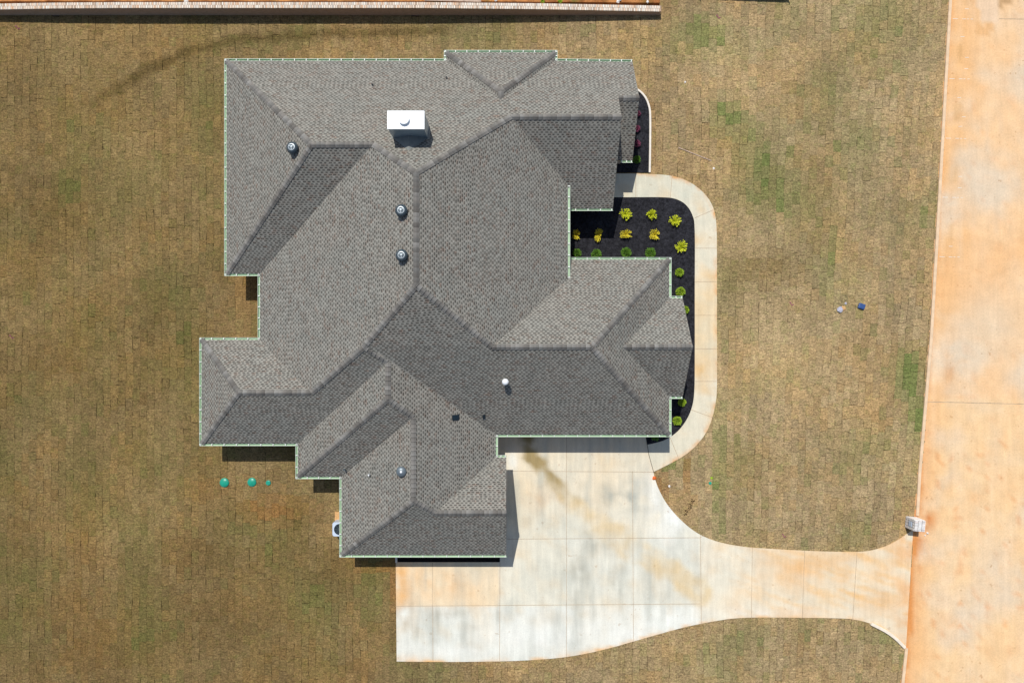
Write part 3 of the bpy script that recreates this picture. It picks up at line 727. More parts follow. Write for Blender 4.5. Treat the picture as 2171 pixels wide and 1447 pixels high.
for i, s, w, z0, z1, nm, mt in ((0, 3, 1.4, .6, 1.9, 'window', 'glass'), (0, 7, 1.4, .6, 1.9, 'window', 'glass'), (0, 11, 1.0, .8, 1.9, 'window', 'glass'), (2, 2.1, 1.6, .05, 2.0, 'door', 'glass'),
     (4, 3.2, 1.4, .6, 1.9, 'window', 'glass'), (6, 2.6, 1.4, .6, 1.9, 'window', 'glass'), (10, 5, 4.9, .05, 2.1, 'garage_door', 'door'), (14, 3.3, 4.9, .05, 2.1, 'garage_door', 'door'), (14, 8.6, 2.6, .05, 2.1, 'garage_door', 'door'),
     (17, 2.9, 1.7, .6, 1.9, 'window', 'glass'), (20, 2.5, 1.3, .6, 1.9, 'window', 'glass'), (21, 1.6, 1.5, .6, 1.9, 'window', 'glass'), (22, 1.2, 1.0, .05, 2.05, 'door', 'door'),
     (26, 2.5, 1.6, .6, 1.9, 'window', 'glass'), (29, 3, 1.2, .6, 1.9, 'window', 'glass'), (29, 8, 1.2, .6, 1.9, 'window', 'glass'), (27, 3.0, 2.0, .05, 2.0, 'door', 'glass')):
    a, b = wl(i)
    if (b - a).length > w + .4: opening(nm, a, b, min(s, (b - a).length - w / 2 - .2), w, z0, z1, M[mt])

# gutters
HANG = []
def gutter(a, b, z=E0, trimA=0.0, trimB=0.0):
    A, B = PT[a].copy(), PT[b].copy(); d = (B - A).normalized(); A += d * trimA; B -= d * trimB
    n = Vector((-d.y, d.x, 0)); mid = (A + B) / 2 + n * .4
    inx = [(p.x, p.y) for p in LOOP]
    if a == 'e1': n = Vector((1, 0, 0))
    elif inside(mid.x, mid.y, inx): n = -n
    if a != 'e1':
        q = A - d * .06 + n * .06; q2 = B + d * .06 + n * .06
        if not inside(q.x, q.y, inx) and a not in ('a12', 'n5', 'a18', 'p2g', 'a21', 'a22'): A -= d * .12
        if not inside(q2.x, q2.y, inx) and b not in ('a11', 'a17', 'a23', 'p1'): B += d * .12
    prof = [(.0, -.005), (.002, -.10), (.085, -.10), (.125, -.045), (.125, -.012)]
    bm = bmesh.new(); secs = []
    for P in (A, B): secs.append([bm.verts.new((P.x + n.x * u, P.y + n.y * u, z + w - .012)) for u, w in prof])
    for k in range(4): bm.faces.new((secs[0][k], secs[0][k + 1], secs[1][k + 1], secs[1][k]))
    for s_ in secs: bm.faces.new(s_)
    g = obj('gutter', bm, M['gutter'], house)
    bm = bmesh.new(); L = (B - A).length; ang = math.atan2(d.y, d.x)
    m = (A + B) / 2 + n * .132; box(bm, (m.x, m.y, z - .022), (L + .02, .022, .02), ang)
    m = (A + B) / 2 + n * .008; box(bm, (m.x, m.y, z - .022), (L, .012, .014), ang)
    obj('gutter_lip', bm, M['lip'], g)
    k = max(2, round(L / .75)); px = 0
    for i in range(k + 1):
        p = A + d * min(max(L * i / k, .07), L - .07) + n * .07; HANG.append((g, p, z, ang, L))
for a, b in (('a1', 'a2'), ('a2', 'a3'), ('a3', 'a4'), ('a4', 'a5'), ('a5', 'a6'), ('a6', 'a7'), ('a7', 'a8'), ('a8', 'a9'), ('a9', 'a10'), ('a10', 'a11'), ('a12', 'a13'), ('a13', 'a14'), ('a14', 'a15'), ('a15', 'a16'),
     ('a16', 'a17'), ('a18', 'a19'), ('a19', 'a20'), ('a20', 'a21'), ('a22', 'a23'), ('n5', 'n4'), ('n4', 'n3'), ('n3', 'n2'), ('n2', 'n1'), ('n1', 'a1')): gutter(a, b)
gutter('e1', 'e2', E1); 
PT['p2g'] = Vector((PT['a23'].x + .5, PT['p1'].y, E0)); gutter('p2g', 'p1')
HANG.sort(key=lambda h: -h[4])
bm0 = None; rest = bmesh.new()
for i, (g, p, z, ang, L) in enumerate(HANG):
    if i < 96:
        bm = bmesh.new(); box(bm, (0, 0, 0), (.04, .13, .014)); 
        if bm0 is None: o = obj('hanger', bm, M['white'], g); bm0 = o.data
        else: bm.free(); o = bpy.data.objects.new('hanger', bm0); COL.objects.link(o); o.parent = g
        o.location = (p.x, p.y, z - .008); o.rotation_euler = (0, 0, ang)
    else: box(rest, (p.x, p.y, z - .008), (.05, .13, .014), ang)
o = obj('gutter_hangers', rest, M['white'], house); o['kind'] = 'stuff'

# ridge and hip caps
def ridge(a, b, f1, f2, sh=0.0, name='ridge_cap'):
    A, B = PT[a], PT[b]
    if A.z > B.z: A, B = B, A      # lay from the low end up
    d = B - A; L = d.length; dn = d / L; p = Vector((-dn.y, dn.x, 0)).normalized()
    n1, n2 = FN[f1], FN[f2]
    # which face lies on +p ? the one whose surface drops faster that way is taken by min
    def drop(n, q): return -(n.x * q.x + n.y * q.y) / n.z
    def side(q):
        c = [drop(n, q) for n in (n1, n2)]
        return min(c) if abs(c[0] - c[1]) > 1e-6 else c[0]
    sp, sn = side(p), side(-p)
    bm = bmesh.new(); lay = bm.verts.layers.float_color.new('tint')
    step = .27; n = max(1, int(L / step)); w = .165; r = random.Random(int(A.x * 100 + A.y * 10))
    for i in range(n + 1):
        t0 = i * step; t1 = min(L + .02, t0 + step * 1.12)
        if t1 - t0 < .08: continue
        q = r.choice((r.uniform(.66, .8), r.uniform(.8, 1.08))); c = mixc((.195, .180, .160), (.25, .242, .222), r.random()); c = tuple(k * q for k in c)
        secs = []
        for t, lift in ((t0, .055), (t1, .012)):
            o_ = A + dn * t; ring = []
            for u in (-1, -.5, -.16, .16, .5, 1):
                s_ = sn if u < 0 else sp; au = abs(u); zz = s_ * w * au + lift + (.0 if au > .4 else -.0)
                if au < .3: zz = (s_ * w * .16) + lift + .004
                ww = w * (1.05 if lift > .03 else .95)
                ring.append(o_ + p * (ww * u) + Vector((0, 0, zz)))
            secs.append(ring)
        V = [[bm.verts.new(x) for x in s_] for s_ in secs]; lowr = [bm.verts.new(x - Vector((0, 0, .05))) for x in secs[0]]
        for s_ in V + [lowr]:
            for v in s_: v[lay] = (*c, 1)
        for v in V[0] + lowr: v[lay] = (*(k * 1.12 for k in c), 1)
        for v in V[1]: v[lay] = (*(k * .82 for k in c), 1)  # overlap shade painted in: exposed low end lighter, covered end darker
        for k in range(5):
            bm.faces.new((V[0][k], V[0][k + 1], V[1][k + 1], V[1][k])); bm.faces.new((lowr[k], lowr[k + 1], V[0][k + 1], V[0][k]))
        for k in (0, 5): bm.faces.new((lowr[k], V[0][k], V[1][k]))
    bmesh.ops.recalc_face_normals(bm, faces=bm.faces[:])
    up = sum(f.normal.z * f.calc_area() for f in bm.faces)
    if up < 0: bmesh.ops.reverse_faces(bm, faces=bm.faces[:])
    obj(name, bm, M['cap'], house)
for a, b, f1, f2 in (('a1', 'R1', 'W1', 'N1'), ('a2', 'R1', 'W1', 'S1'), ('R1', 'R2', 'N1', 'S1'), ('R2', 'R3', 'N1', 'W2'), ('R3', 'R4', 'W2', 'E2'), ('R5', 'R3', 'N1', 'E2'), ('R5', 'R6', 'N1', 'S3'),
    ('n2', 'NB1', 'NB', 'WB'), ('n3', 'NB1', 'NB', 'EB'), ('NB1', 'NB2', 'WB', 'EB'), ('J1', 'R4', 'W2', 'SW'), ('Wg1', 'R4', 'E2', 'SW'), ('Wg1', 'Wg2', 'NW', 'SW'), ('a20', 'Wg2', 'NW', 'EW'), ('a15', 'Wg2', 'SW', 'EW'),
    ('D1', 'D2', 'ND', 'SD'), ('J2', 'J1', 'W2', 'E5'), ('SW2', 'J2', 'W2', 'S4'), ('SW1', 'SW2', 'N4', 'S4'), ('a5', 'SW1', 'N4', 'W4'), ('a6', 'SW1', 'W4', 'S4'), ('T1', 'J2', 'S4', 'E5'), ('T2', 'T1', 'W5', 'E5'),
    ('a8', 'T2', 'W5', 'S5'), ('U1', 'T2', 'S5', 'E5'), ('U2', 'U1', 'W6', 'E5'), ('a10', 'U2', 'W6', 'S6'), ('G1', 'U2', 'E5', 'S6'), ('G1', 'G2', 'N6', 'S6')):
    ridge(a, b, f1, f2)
PT['P1r'] = PT['P1'] + Vector((.02, 0, 0))
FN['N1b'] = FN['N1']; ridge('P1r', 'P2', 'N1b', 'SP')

def on_roof(px, py, face):
    """point of roof plane `face` seen at the given photo pixel"""
    n = FN[face]; q = PT[FACES[face][0].split()[0]]
    o_ = Vector((0, 0, H)); d = Vector(((px - CX) / F, (CY - py) / F, -1))
    return o_ + d * (n.dot(q - o_) / n.dot(d))

# chimney
ch = thing('chimney', '', ''); del ch['label'], ch['category']; ch.parent = house
zt = 7.25 * S; k = (H - zt) / F
x0, x1, y0, y1 = (821 - CX) * k, (900 - CX) * k, (CY - 274) * k, (CY - 235) * k
bm = bmesh.new(); box(bm, ((x0 + x1) / 2, (y0 + y1) / 2, (4.6 * S + zt) / 2), (x1 - x0 - .06, y1 - y0 - .06, zt - 4.6 * S))
obj('chase', bm, M['chase'], ch)
bm = bmesh.new(); box(bm, ((x0 + x1) / 2, (y0 + y1) / 2, zt - .02), (x1 - x0, y1 - y0, .08), bevel=.008); obj('chimney_cap', bm, M['metalw'], ch)
bm = bmesh.new(); fx, fy = W(857, 254, zt)[:2]
lathe(bm, [(.20, 0), (.20, .06), (.22, .06), (.22, .10), (.29, .12), (.29, .16), (.0, .19)], 28, (fx, fy, zt + .02)); obj('flue_cap', bm, M['metalw'], ch, smooth=False)
bm = bmesh.new(); c = on_roof(865, 316, 'N1')
vs = [bm.verts.new(p) for p in (c + Vector((-.75, -.1, .01)), c + Vector((.75, -.1, .01)), c + Vector((0, .1, .42)), c + Vector((0, -.55, .02)))]
bx0, bx1 = x0 + .02, x1 - .02; yb = y0 + .03
zb = on_roof(862, 314, 'N1').z
bm.clear()
cx_ = (bx0 + bx1) / 2
def zN(y): n = FN['N1']; q = PT['R1']; return q.z - n.y / n.z * (y - q.y)
A = Vector((bx0, yb, zN(yb) + .01)); B = Vector((bx1, yb, zN(yb) + .01)); T_ = Vector((cx_, yb, zN(yb) + .52)); yq = yb - .9; Q = Vector((cx_, yq, zN(yq) + .03))
vs = [bm.verts.new(p) for p in (A, B, T_, Q)]
bm.faces.new((vs[0], vs[3], vs[2])); bm.faces.new((vs[3], vs[1], vs[2]))
obj('cricket', bm, M['flash'], ch)
bm = bmesh.new()
for s_, sx in ((-1, bx0), (1, bx1)):
    vs = [bm.verts.new(p) for p in ((sx, yb, zN(yb) + .012), (sx + s_ * .1, yb, zN(yb) + .014), (sx + s_ * .1, y1, zN(y1) + .014), (sx, y1, zN(y1) + .012))]; bm.faces.new(vs)
obj('step_flashing', bm, M['flash'], ch)

# turbine vents, box vents and pipes on the roof: parts of the house
def sub(name): 
    o = bpy.data.objects.new(name, None); COL.objects.link(o); o.parent = house; return o
def turbine(px, py, face, fins=True):
    b = on_roof(px + 4, py + 6, face); t = sub('turbine_vent' if fins else 'dome_vent'); t.location = b; t.scale = (1.22, 1.22, 1.05) if fins else (1.05, 1.05, 1)
    bm = bmesh.new(); lathe(bm, [(.30, -.18), (.30, -.12), (.17, .05), (.17, .22)], 20); obj('vent_base', bm, M['metal'], t, smooth=True)
    if fins:
        bm = bmesh.new(); n = 22; R0 = .27
        for i in range(n):
            a0 = 2 * math.pi * i / n; pr = []
            for k in range(7):
                s_ = k / 6; rr = .15 + (R0 - .15) * math.sin(math.pi * (s_ * .8 + .12)); zz = .22 + .30 * s_
                pr.append((rr, zz))
            for (r0, z0), (r1, z1) in zip(pr, pr[1:]):
                va = [bm.verts.new((rr * math.cos(aa), rr * math.sin(aa), zz)) for rr, zz, aa in ((r0, z0, a0), (r0 * 1.05, z0, a0 + .22), (r1 * 1.05, z1, a0 + .22), (r1, z1, a0))]
                bm.faces.new(va)
        lathe(bm, [(.14, .22), (.205, .30), (.215, .38), (.17, .49)], 24)
        obj('turbine', bm, M['slate'], t)
        bm = bmesh.new()
        N_ = 28
        for i in range(N_):
            a0, a1 = 2 * math.pi * i / N_, 2 * math.pi * (i + 1) / N_
            v = [bm.verts.new((r_ * math.cos(a), r_ * math.sin(a), z_)) for r_, a, z_ in ((.128, a0, .525), (.128, a1, .525), (.158, a1, .52), (.158, a0, .52))]; bm.faces.new(v)
        for a in (.6, 2.7, 4.8): box(bm, (.065 * math.cos(a), .065 * math.sin(a), .535), (.13, .022, .02), a)
        lathe(bm, [(.045, .53), (.045, .55), (.0, .56)], 12)
        obj('top_ring', bm, M['ring'], t)
        bm = bmesh.new(); lathe(bm, [(.205, .485), (.13, .512), (0, .514)], 24); obj('top_plate', bm, M['slate'], t)
    else:
        bm = bmesh.new(); lathe(bm, [(.17, .15), (.29, .16), (.30, .20), (.25, .27), (.14, .32), (0, .335)], 28); obj('dome', bm, M['metal'], t, smooth=True)
        bm = bmesh.new(); lathe(bm, [(.07, .325), (.06, .35), (0, .36)], 16); obj('knob', bm, M['metalw'], t, smooth=True)
turbine(620, 311, 'W1'); turbine(849, 443, 'W2'); turbine(850, 537, 'W2'); turbine(848, 992, 'W6', False)
def pipe(px, py, face, r_, h, mat, cap=False, name='vent_pipe'):
    b = on_roof(px, py, face); t = sub(name); t.location = b
    bm = bmesh.new(); lathe(bm, [(r_, -.2), (r_, h), (r_ * .8, h), (r_ * .8, h - .06), (0, h - .06)], 14); obj('pipe', bm, mat, t, smooth=False)
    bm = bmesh.new(); n = FN[face]
    lathe(bm, [(r_ + .05, .0), (r_ + .02, .04), (r_ + .01, .08)], 14)
    for v in bm.verts: v.co.z -= (n.x * v.co.x + n.y * v.co.y) / n.z
    obj('flashing_collar', bm, M['flash'], t)
    if cap:
        bm = bmesh.new(); lathe(bm, [(r_ * 1.1, h - .02), (r_ * 1.65, h + .02), (r_ * 1.65, h + .10), (r_ * .9, h + .19), (0, h + .21)], 20); obj('pipe_cap', bm, M['metalw'], t, smooth=True)
pipe(1071.5, 808, 'SW', .12, .5, M['metalw'], True, 'flue_pipe')
pipe(790, 180, 'N1', .045, .22, M['dark']); pipe(947, 166, 'N1', .045, .22, M['dark']); pipe(731, 994, 'S5', .05, .25, M['metal']); pipe(783, 1005, 'W6', .05, .25, M['metalw'])
def boxvent(px, py, face, w, d_):
    b = on_roof(px, py, face); n = FN[face]; t = sub('box_vent'); t.location = b
    bm = bmesh.new(); box(bm, (0, 0, .06), (w, d_, .16), bevel=.02)
    for v in bm.verts: v.co.z -= (n.x * v.co.x + n.y * v.co.y) / n.z
    obj('vent_hood', bm, M['dark'], t)
    bm = bmesh.new(); box(bm, (0, 0, .008), (w + .05, d_ + .05, .012))
    for v in bm.verts: v.co.z -= (n.x * v.co.x + n.y * v.co.y) / n.z
    obj('vent_flange', bm, M['dark'], t)
boxvent(966, 884, 'E5', .40, .31); boxvent(1026, 882.5, 'SW', .17, .26)

# ------------------------------------------------------------------ planting
def leaf(bm, base, tip, w, up):
    d = tip - base; s_ = d.cross(up).normalized() * w; m = base + d * .55 + up * w * .4
    a = bm.verts.new(base); b = bm.verts.new(m + s_); c = bm.verts.new(tip); e = bm.verts.new(m - s_); f = bm.verts.new(m - up * w * .35)
    bm.faces.new((a, b, f)); bm.faces.new((b, c, f)); bm.faces.new((c, e, f)); bm.faces.new((e, a, f))
def make_bush(name, leafm, rad, hgt, n, ll, lw, seed, spiky=True, core=None):
    r = random.Random(seed); t = bpy.data.objects.new(name, None); COL.objects.link(t)
    bm = bmesh.new()
    if spiky:
        for s_ in range(n):
            a = r.uniform(0, 2 * math.pi); q = math.sqrt(r.random()); el = 1.2 * (1 - q) + .12
            L = rad * r.uniform(.7, 1.08) ; dr = Vector((math.cos(a) * math.cos(el), math.sin(a) * math.cos(el), math.sin(el) * hgt / rad))
            tip = dr * L + Vector((0, 0, .12)); tip = Vector((tip.x, tip.y, min(tip.z, hgt)))
            for k in range(10):
                c = tip * (.12 + .88 * k / 9); aa = r.uniform(0, 6.28)
                o_ = Vector((math.cos(aa), math.sin(aa), r.uniform(-.1, .5))); dd = (dr * .9 + o_ * .7).normalized()
                leaf(bm, c, c + dd * ll * r.uniform(.7, 1.2), lw, Vector((0, 0, 1)))
    else:
        for k in range(n):
            v = Vector((r.gauss(0, 1), r.gauss(0, 1), abs(r.gauss(0, 1)))).normalized(); rr = r.uniform(.55, 1.0) * (1 + .18 * noise.noise(v * 2.5 + Vector((seed, 0, 0))))
            c = Vector((v.x * rad * rr, v.y * rad * rr, .05 + v.z * hgt * rr)); dd = (v + Vector((r.uniform(-.8, .8), r.uniform(-.8, .8), r.uniform(-.2, .6)))).normalized()
            leaf(bm, c, c + dd * ll * r.uniform(.7, 1.3), lw, Vector((r.uniform(-.4, .4), r.uniform(-.4, .4), 1)).normalized())
    obj('foliage', bm, leafm, t)
    bm = bmesh.new()
    for k in range(6):
        a = k * 1.05 + r.random(); e = Vector((math.cos(a) * rad * .6, math.sin(a) * rad * .6, hgt * .8)); b0 = Vector((math.cos(a) * .03, math.sin(a) * .03, -.03))
        for (p, q, w0) in ((b0, e, .012),):
            s_ = Vector((-math.sin(a), math.cos(a), 0)) * w0; u_ = Vector((0, 0, w0))
            v = [bm.verts.new(x) for x in (p + s_, p + u_, p - s_, q + s_ * .4, q + u_ * .4, q - s_ * .4)]
            for i in range(3): j = (i + 1) % 3; bm.faces.new((v[i], v[j], v[j + 3], v[i + 3]))
    obj('stem', bm, M['stem'], t)
    return t
protos = {
 'lime': [make_bush('lime_shrub', M['lime'], .36, .42, 40, .13, .022, 1), make_bush('lime_shrub', M['lime'], .34, .40, 38, .14, .023, 2)],
 'gold': [make_bush('golden_shrub', M['gold'], .34, .40, 38, .13, .022, 3), make_bush('golden_shrub', M['gold'], .36, .38, 42, .13, .022, 4)],
 'green': [make_bush('green_shrub', M['green'], .31, .38, 520, .08, .028, 5, False), make_bush('green_shrub', M['green'], .33, .36, 540, .08, .028, 6, False)],
 'mid': [make_bush('round_shrub', M['mid'], .25, .34, 460, .075, .026, 7, False)],
 'purple': [make_bush('purple_shrub', M['purple'], .20, .34, 300, .07, .022, 8, False)],
 'grassy': [make_bush('strappy_plant', M['green'], .32, .36, 26, .16, .016, 9)]}
used = set()
GR = {'lime': 'lime shrubs in the mulch bed', 'gold': 'golden shrubs in the mulch bed', 'green': 'dark green shrubs along the eave', 'mid': 'round green shrubs in the mulch bed', 'purple': 'purple leaved shrubs beside the house', 'grassy': None}
def plant(kind, px, py, label, sx=1.0, sy=1.0, cat='shrub'):
    L = protos[kind]; src = next((q for q in L if q.name not in used), None) or L[rnd.randrange(len(L))]
    if src.name in used:
        t = src.copy(); COL.objects.link(t)
        for c in src.children: d = c.copy(); COL.objects.link(d); d.parent = t
    else: t = src; used.add(src.name)
    p = W(px, py, .25); t.location = (p.x, p.y, .04); t.rotation_euler = (0, 0, rnd.uniform(0, 6.28)); s_ = rnd.uniform(.96, 1.1) * (1.03 if kind in ('lime', 'gold') else 1)
    t.scale = (sx * s_, sy * s_, s_)
    if sx != sy: t.rotation_euler = (0, 0, rnd.uniform(-.15, .15))
    t['label'] = label; t['category'] = cat
    if GR[kind]: t['group'] = GR[kind]
plant('lime', 1327, 453, 'lime green shrub in the black mulch just below the walkway, first from the left')
plant('lime', 1382, 455, 'lime green shrub below the walkway, middle one of three in the top row', .95, .95)
plant('lime', 1431, 467, 'lime green shrub in the upper right corner of the bed inside the walkway curve')
plant('lime', 1445, 523, 'lime green spiky shrub in the right part of the bed below the corner one')
plant('gold', 1222, 497, 'golden shrub half in shadow close to the long raised gutter', .72, .95)
plant('gold', 1268, 497, 'narrow golden shrub with a green top at the lower edge of the shadow', .72, 1.15)
plant('gold', 1327, 496, 'wide flat golden shrub in the sun, just right of the shadow edge', 1.1, .75)
plant('gold', 1388, 497, 'olive gold rounded shrub in the middle of the mulch bed', .95, 1.0)
plant('green', 1223.5, 536, 'small dark green shrub in the corner by the raised gutter and lower eave', .85, .85)
plant('green', 1264.5, 538, 'second dark green shrub along the lower eave from the corner', .9, .9)
plant('green', 1327.5, 535, 'largest dark green shrub, third along the lower eave')
plant('green', 1379.5, 536, 'dark green shrub at the right end of the row along the eave', .9, .95)
plant('mid', 1441.5, 577, 'small round green shrub right of the upper wing corner, upper of the pair')
plant('mid', 1443.5, 618, 'round green shrub just above the small gable, lower of the pair', 1.1, 1.1)
plant('mid', 1446.5, 853, 'round green shrub just below the small gable near the walkway curve')
plant('mid', 1436.5, 892, 'round bright green shrub beside the lower right corner of the wing', 1.1, 1.1)
plant('mid', 1453, 657, 'small green shrub peeping out right of the small gable', .9, .9)
plant('grassy', 1389, 925, 'dark spiky plant in shade by the end of the mulch bed at the driveway', .9, .9, 'plant')
plant('purple', 1353, 240, 'topmost purple leaved shrub in the mulch strip beside the gable', .9, .9)
plant('purple', 1350.5, 272, 'middle purple leaved shrub in the mulch strip beside the gable')
plant('purple', 1350.5, 304, 'lowest purple leaved shrub in the mulch strip beside the gable')
plant('green', 1350.5, 338, 'dark green shrub in the mulch strip just above the walkway', .75, .75)

# ------------------------------------------------------------------ mailbox pillar
rz = R(-5)
px0 = W(1931, 1106, 0); mb = thing('mailbox_pillar', 'square pale brick mailbox pillar standing on the curb by the driveway mouth', 'mailbox', (px0.x, px0.y, 0)); mb.rotation_euler = (0, 0, rz)
hh = 1.02; w = .72
bm = bmesh.new(); box(bm, (0, 0, hh / 2 - .05), (w - .02, w - .02, hh)); obj('mortar_core', bm, M['mortar'], mb)
bm = bmesh.new(); lay = bm.verts.layers.float_color.new('tint'); r = random.Random(3)
def bb(c, s_, dk=1.0):
    q = mixc(lin(246, 242, 236), r.choice((lin(196, 188, 186), lin(232, 210, 200), lin(250, 250, 248))), r.random() * .6)
    for v in box(bm, c, s_): v[lay] = (*(k_ * dk for k_ in q), 1)
z = .04
while z < hh - .06:
    sh_ = .1 if int(z / .08) % 2 else 0
    for k_ in range(4):
        u = -w / 2 + .09 + k_ * .18
        for sx, sy in ((0, -1), (0, 1)): bb((u, sy * w / 2, z), (.165, .03, .062))
        for sx in (-1, 1):
            if sx == -1 and .35 < z < .8 and abs(u) < .2: continue
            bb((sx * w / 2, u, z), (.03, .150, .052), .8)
    z += .08
for i in range(3):
    for j in range(9): bb((-w / 2 + .12 + i * .24, -w / 2 + .04 + j * .08, hh - .02), (.205, .050, .07))
obj('brick_face', bm, M['whitebrick'], mb)
bm = bmesh.new(); box(bm, (-w / 2 - .01, 0, .58), (.04, .34, .36), bevel=.015); obj('mailbox_door', bm, M['ac'], mb)

# ------------------------------------------------------------------ small things on the lawn
def lid(px, py, r_, label, h=.12):
    p = W(px, py, h); o = thing('septic_lid', label, 'lid', (p.x, p.y, 0), 'teal septic lids in a row')
    bm = bmesh.new(); lathe(bm, [(r_, -.04), (r_, .05), (r_ * .94, .07), (r_ * .6, h * .9), (r_ * .25, h * 1.1), (0, h * 1.12)], 28); obj('dome', bm, M['teal'], o, smooth=True)
    bm = bmesh.new()
    for a in (.4, 2.5, 4.6): lathe(bm, [(.022, .05), (.022, .088), (0, .092)], 8, (r_ * .88 * math.cos(a), r_ * .88 * math.sin(a), 0))
    obj('bolts', bm, M['metal'], o)
lid(474.5, 1023, .31, 'large round teal septic lid, leftmost of the three in the lawn')
lid(533, 1022, .30, 'large round teal septic lid in the middle of the three')
lid(568.5, 1023, .17, 'smallest teal septic lid, nearest the house, ringed with bare clay', .06)

ac = thing('air_conditioner', 'pale blue grey air conditioning unit tucked under the left eave', 'air conditioner', tuple(W(726, 1114.5, 0)))
bm = bmesh.new(); box(bm, (0, 0, .42), (.92, .92, .76)); es = [e for e in bm.edges if abs(e.verts[0].co.z - e.verts[1].co.z) > .5]
bmesh.ops.bevel(bm, geom=es, offset=.13, segments=4, affect='EDGES', profile=.5); obj('cabinet', bm, M['ac'], ac)
bm = bmesh.new(); lathe(bm, [(.36, .802), (.34, .806), (0, .806)], 32); obj('fan_opening', bm, M['dark'], ac)
bm = bmesh.new()
for rr in (.12, .2, .28, .35):
    for i in range(32):
        a = i * math.pi / 16; box(bm, (rr * math.cos(a), rr * math.sin(a), .825), (.008, rr * .2, .008), a)
for i in range(4): box(bm, (0, 0, .825), (.7, .012, .01), i * math.pi / 4)
obj('fan_grille', bm, M['metal'], ac)
bm = bmesh.new(); p = W(722, 1098, .0); box(bm, (p.x, p.y, .04), (.72, .9, .09))
tag(obj('board', bm, M['osb']), 'orange tan board on the ground by the air conditioner', 'board')

p = W(1827, 649, .1); bl = thing('utility_box', 'small dark blue plastic box lid lying on the lawn near the road', 'box', (p.x, p.y, 0)); bl.rotation_euler = (0, 0, R(-18))
bm = bmesh.new(); box(bm, (0, 0, .07), (.44, .36, .17), bevel=.04); obj('body', bm, M['blue'], bl, smooth=False)
bm = bmesh.new(); box(bm, (0, 0, .163), (.34, .26, .02), bevel=.008); obj('lid', bm, M['blue'], bl)
def crumple(name, px, py, s_, mat, label, cat='litter', flat=.4, seed=1, group=None):
    p = W(px, py, .02); bm = bmesh.new(); bmesh.ops.create_icosphere(bm, subdivisions=2, radius=s_)
    for v in bm.verts:
        k_ = 1 + .6 * noise.noise(v.co * (3 / s_) * .5 + Vector((seed, seed, 0))); v.co *= k_; v.co.z *= flat
    return tag(obj(name, bm, mat, loc=(p.x, p.y, s_ * flat * .6)), label, cat, group)
crumple('crumpled_wrapper', 1781, 656, .2, M['paper'], 'crumpled grey purple wrapper on the lawn left of the blue box', seed=2)
crumple('crumpled_wrapper', 1788, 653, .15, M['osb'], 'crumpled tan scrap touching the wrapper left of the blue box', seed=3)
crumple('paper_scrap', 1793, 643, .08, M['paper'], 'small pale scrap above the wrappers left of the blue box', seed=5)
crumple('orange_plug', 1386.5, 1012.5, .13, M['orange'], 'small orange plastic piece at the corner of driveway and lawn', 'marker', .8, 4)
crumple('paper_scrap', 1452.5, 174, .07, M['stone'], 'white scrap on the lawn right of the top gable', seed=6)
crumple('paper_scrap', 1513, 357, .07, M['stone'], 'white scrap below the board on the lawn', seed=7)
crumple('paper_scrap', 1419, 1030, .08, M['stone'], 'white scrap on the lawn right of the orange plastic piece', seed=8)
for px, py, lb in ((37, 57, 'pink ribbon scrap in the top left corner of the lawn'), (24, 712, 'pink ribbon scrap at the left edge of the lawn halfway down'), (1678, 642, 'pink ribbon scrap on the lawn left of the grey wrapper'), (1523, 34, 'pink ribbon scrap on the lawn below the fence shadow'), (1662, 1133, 'pink ribbon scrap on the lawn above the driveway neck')):
    a = W(px, py, .03); bm = bmesh.new(); pr = None
    for k_ in range(7):
        q = Vector((.05 * k_ - .15, .06 * math.sin(k_ * 1.3) - .03 * k_, .03 + .02 * math.sin(k_ * 2)))
        v = (bm.verts.new(q), bm.verts.new(q + Vector((.01, .05, .015))))
        if pr: bm.faces.new((pr[0], v[0], v[1], pr[1]))
        pr = v
    tag(obj('ribbon', bm, M['ribbon'], loc=(a.x, a.y, 0)), lb, 'ribbon')
for px, py, r_, lb in ((1505.5, 1023.5, .1, 'small green valve cover in the lawn, lower of two'), (1508.5, 1012.5, .09, 'small pale green valve cover in the lawn, upper of two')):
    p = W(px, py, 0); bm = bmesh.new(); lathe(bm, [(r_, -.05), (r_, .035), (r_ * .9, .045), (0, .05)], 20)
    tag(obj('valve_cover', bm, M['teal'] if py > 1020 else M['mid'], loc=p), lb, 'valve cover')
a, b = W(1438, 313), W(1508, 341); d = b - a; bm = bmesh.new(); box(bm, (0, 0, 0), (d.length, .05, .03), math.atan2(d.y, d.x)); m = (a + b) / 2
tag(obj('board', bm, M['wood'], loc=(m.x, m.y, .03)), 'long thin weathered board lying on the lawn above the walkway', 'board')
bm = bmesh.new(); r = random.Random(8)
for k_ in range(46):
    t = r.random(); p = W(1470 - 18 * t + r.gauss(0, 2.5), 1058 + 34 * t + r.gauss(0, 3)); bmesh.ops.create_icosphere(bm, subdivisions=1, radius=r.uniform(.015, .045), matrix=__import__('mathutils').Matrix.Translation((p.x, p.y, .03)))
o = obj('spilled_mulch', bm, M['soil']); tag(o, 'spilled black mulch crumbs in a short trail on the lawn', 'mulch'); o['kind'] = 'stuff'
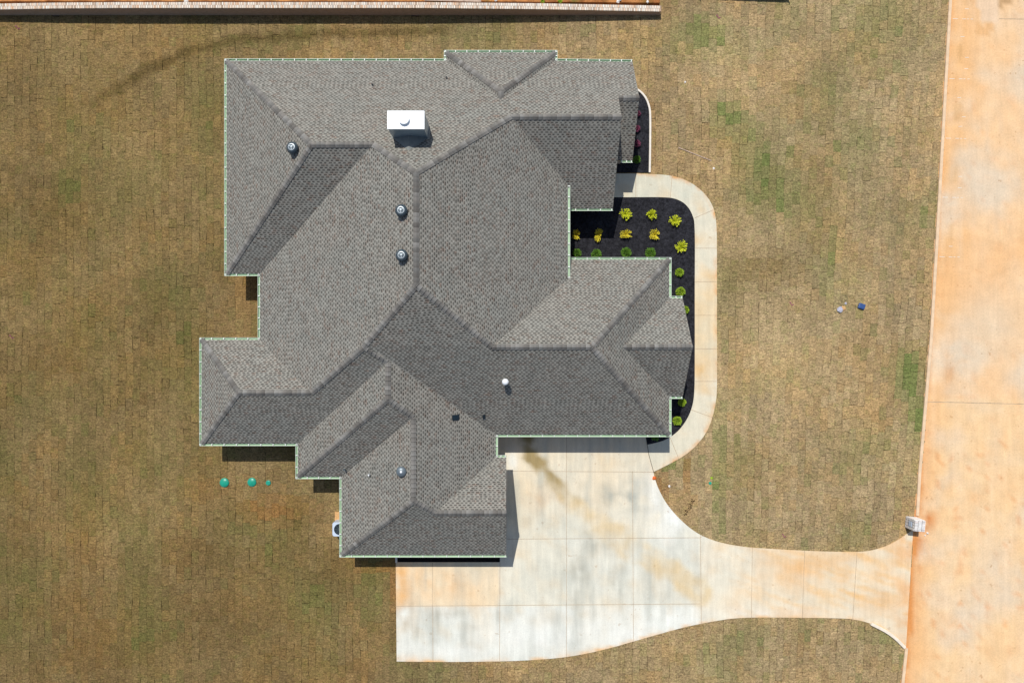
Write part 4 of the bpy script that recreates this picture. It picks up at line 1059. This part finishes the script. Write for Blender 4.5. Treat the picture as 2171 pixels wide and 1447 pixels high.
# stones, weeds and a board behind the wall
def stone(px, py, s_, z, label, seed, group=None): 
    o = crumple('stone', px, py, s_, M['stone'], label, 'stone', .7, seed, group); p = W(px, py, z); o.location = (p.x, p.y, z + s_ * .3)
stone(1310, 4.5, .11, .5, 'white stone behind the brick wall near its right end', 21)
stone(1315, .5, .08, .5, 'small white stone touching the top edge above the white stone', 22)
stone(1373, 4.5, .09, .5, 'pale stone behind the very end of the brick wall', 23)
stone(396, 4, .13, .5, 'pale grey stone behind the left half of the brick wall', 24)
stone(1051, 1.5, .10, .5, 'grey stone behind the brick wall right of the plank', 25)
stone(1966, 1129, .07, .0, 'pale stone on the road beside the mailbox pillar', 26)
stone(1961, 1134, .05, .0, 'small pale stone on the road just below another stone', 27)
a, b = W(900, -1, .55), W(1020, 2, .55); d = b - a; bm = bmesh.new(); box(bm, (0, 0, 0), (d.length, .16, .05), math.atan2(d.y, d.x)); m = (a + b) / 2
tag(obj('plank', bm, M['wood'], loc=(m.x, m.y, .54)), 'pinkish plank lying behind the brick wall at the top edge', 'plank')
for px, lb in ((1150, 'left of the two weed tufts behind the wall'), (1187, 'right of the two weed tufts behind the wall')):
    t = make_bush('weed', M['mid'], .17, .2, 14, .1, .014, px); p = W(px, 2.5, .5); t.location = (p.x, p.y, .42); t['label'] = 'green weed tuft, ' + lb; t['category'] = 'weed'

# silt fence just past the top edge; only its shadow and foot reach the picture
sf = thing('silt_fence', 'black fabric silt fence with stakes along the top right edge', 'fence', (W(1540, -6).x, W(0, -6).y, 0))
xl, xr = W(1395, 0).x - sf.location.x, W(1674, 0).x - sf.location.x
bm = bmesh.new(); n = 40; secs = []
for i in range(n + 1):
    t = i / n; x = xl + (xr - xl) * t - .1; y = .30 - .34 * t; z = .62 + .02 * math.sin(i * 1.9)
    secs.append([bm.verts.new(q) for q in ((x, y, -.05), (x, y, z), (x, y + .012, z), (x, y + .012, -.05))])
for a, b in zip(secs, secs[1:]):
    for k_ in range(3): bm.faces.new((a[k_], a[k_ + 1], b[k_ + 1], b[k_]))
obj('fabric', bm, M['fabric'], sf)
for t in (.0, .32, .66, .995):
    bm = bmesh.new(); box(bm, (xl + (xr - xl) * t - .1, .30 - .34 * t - .03, .33), (.05, .05, .84)); obj('stake', bm, M['wood'], sf)
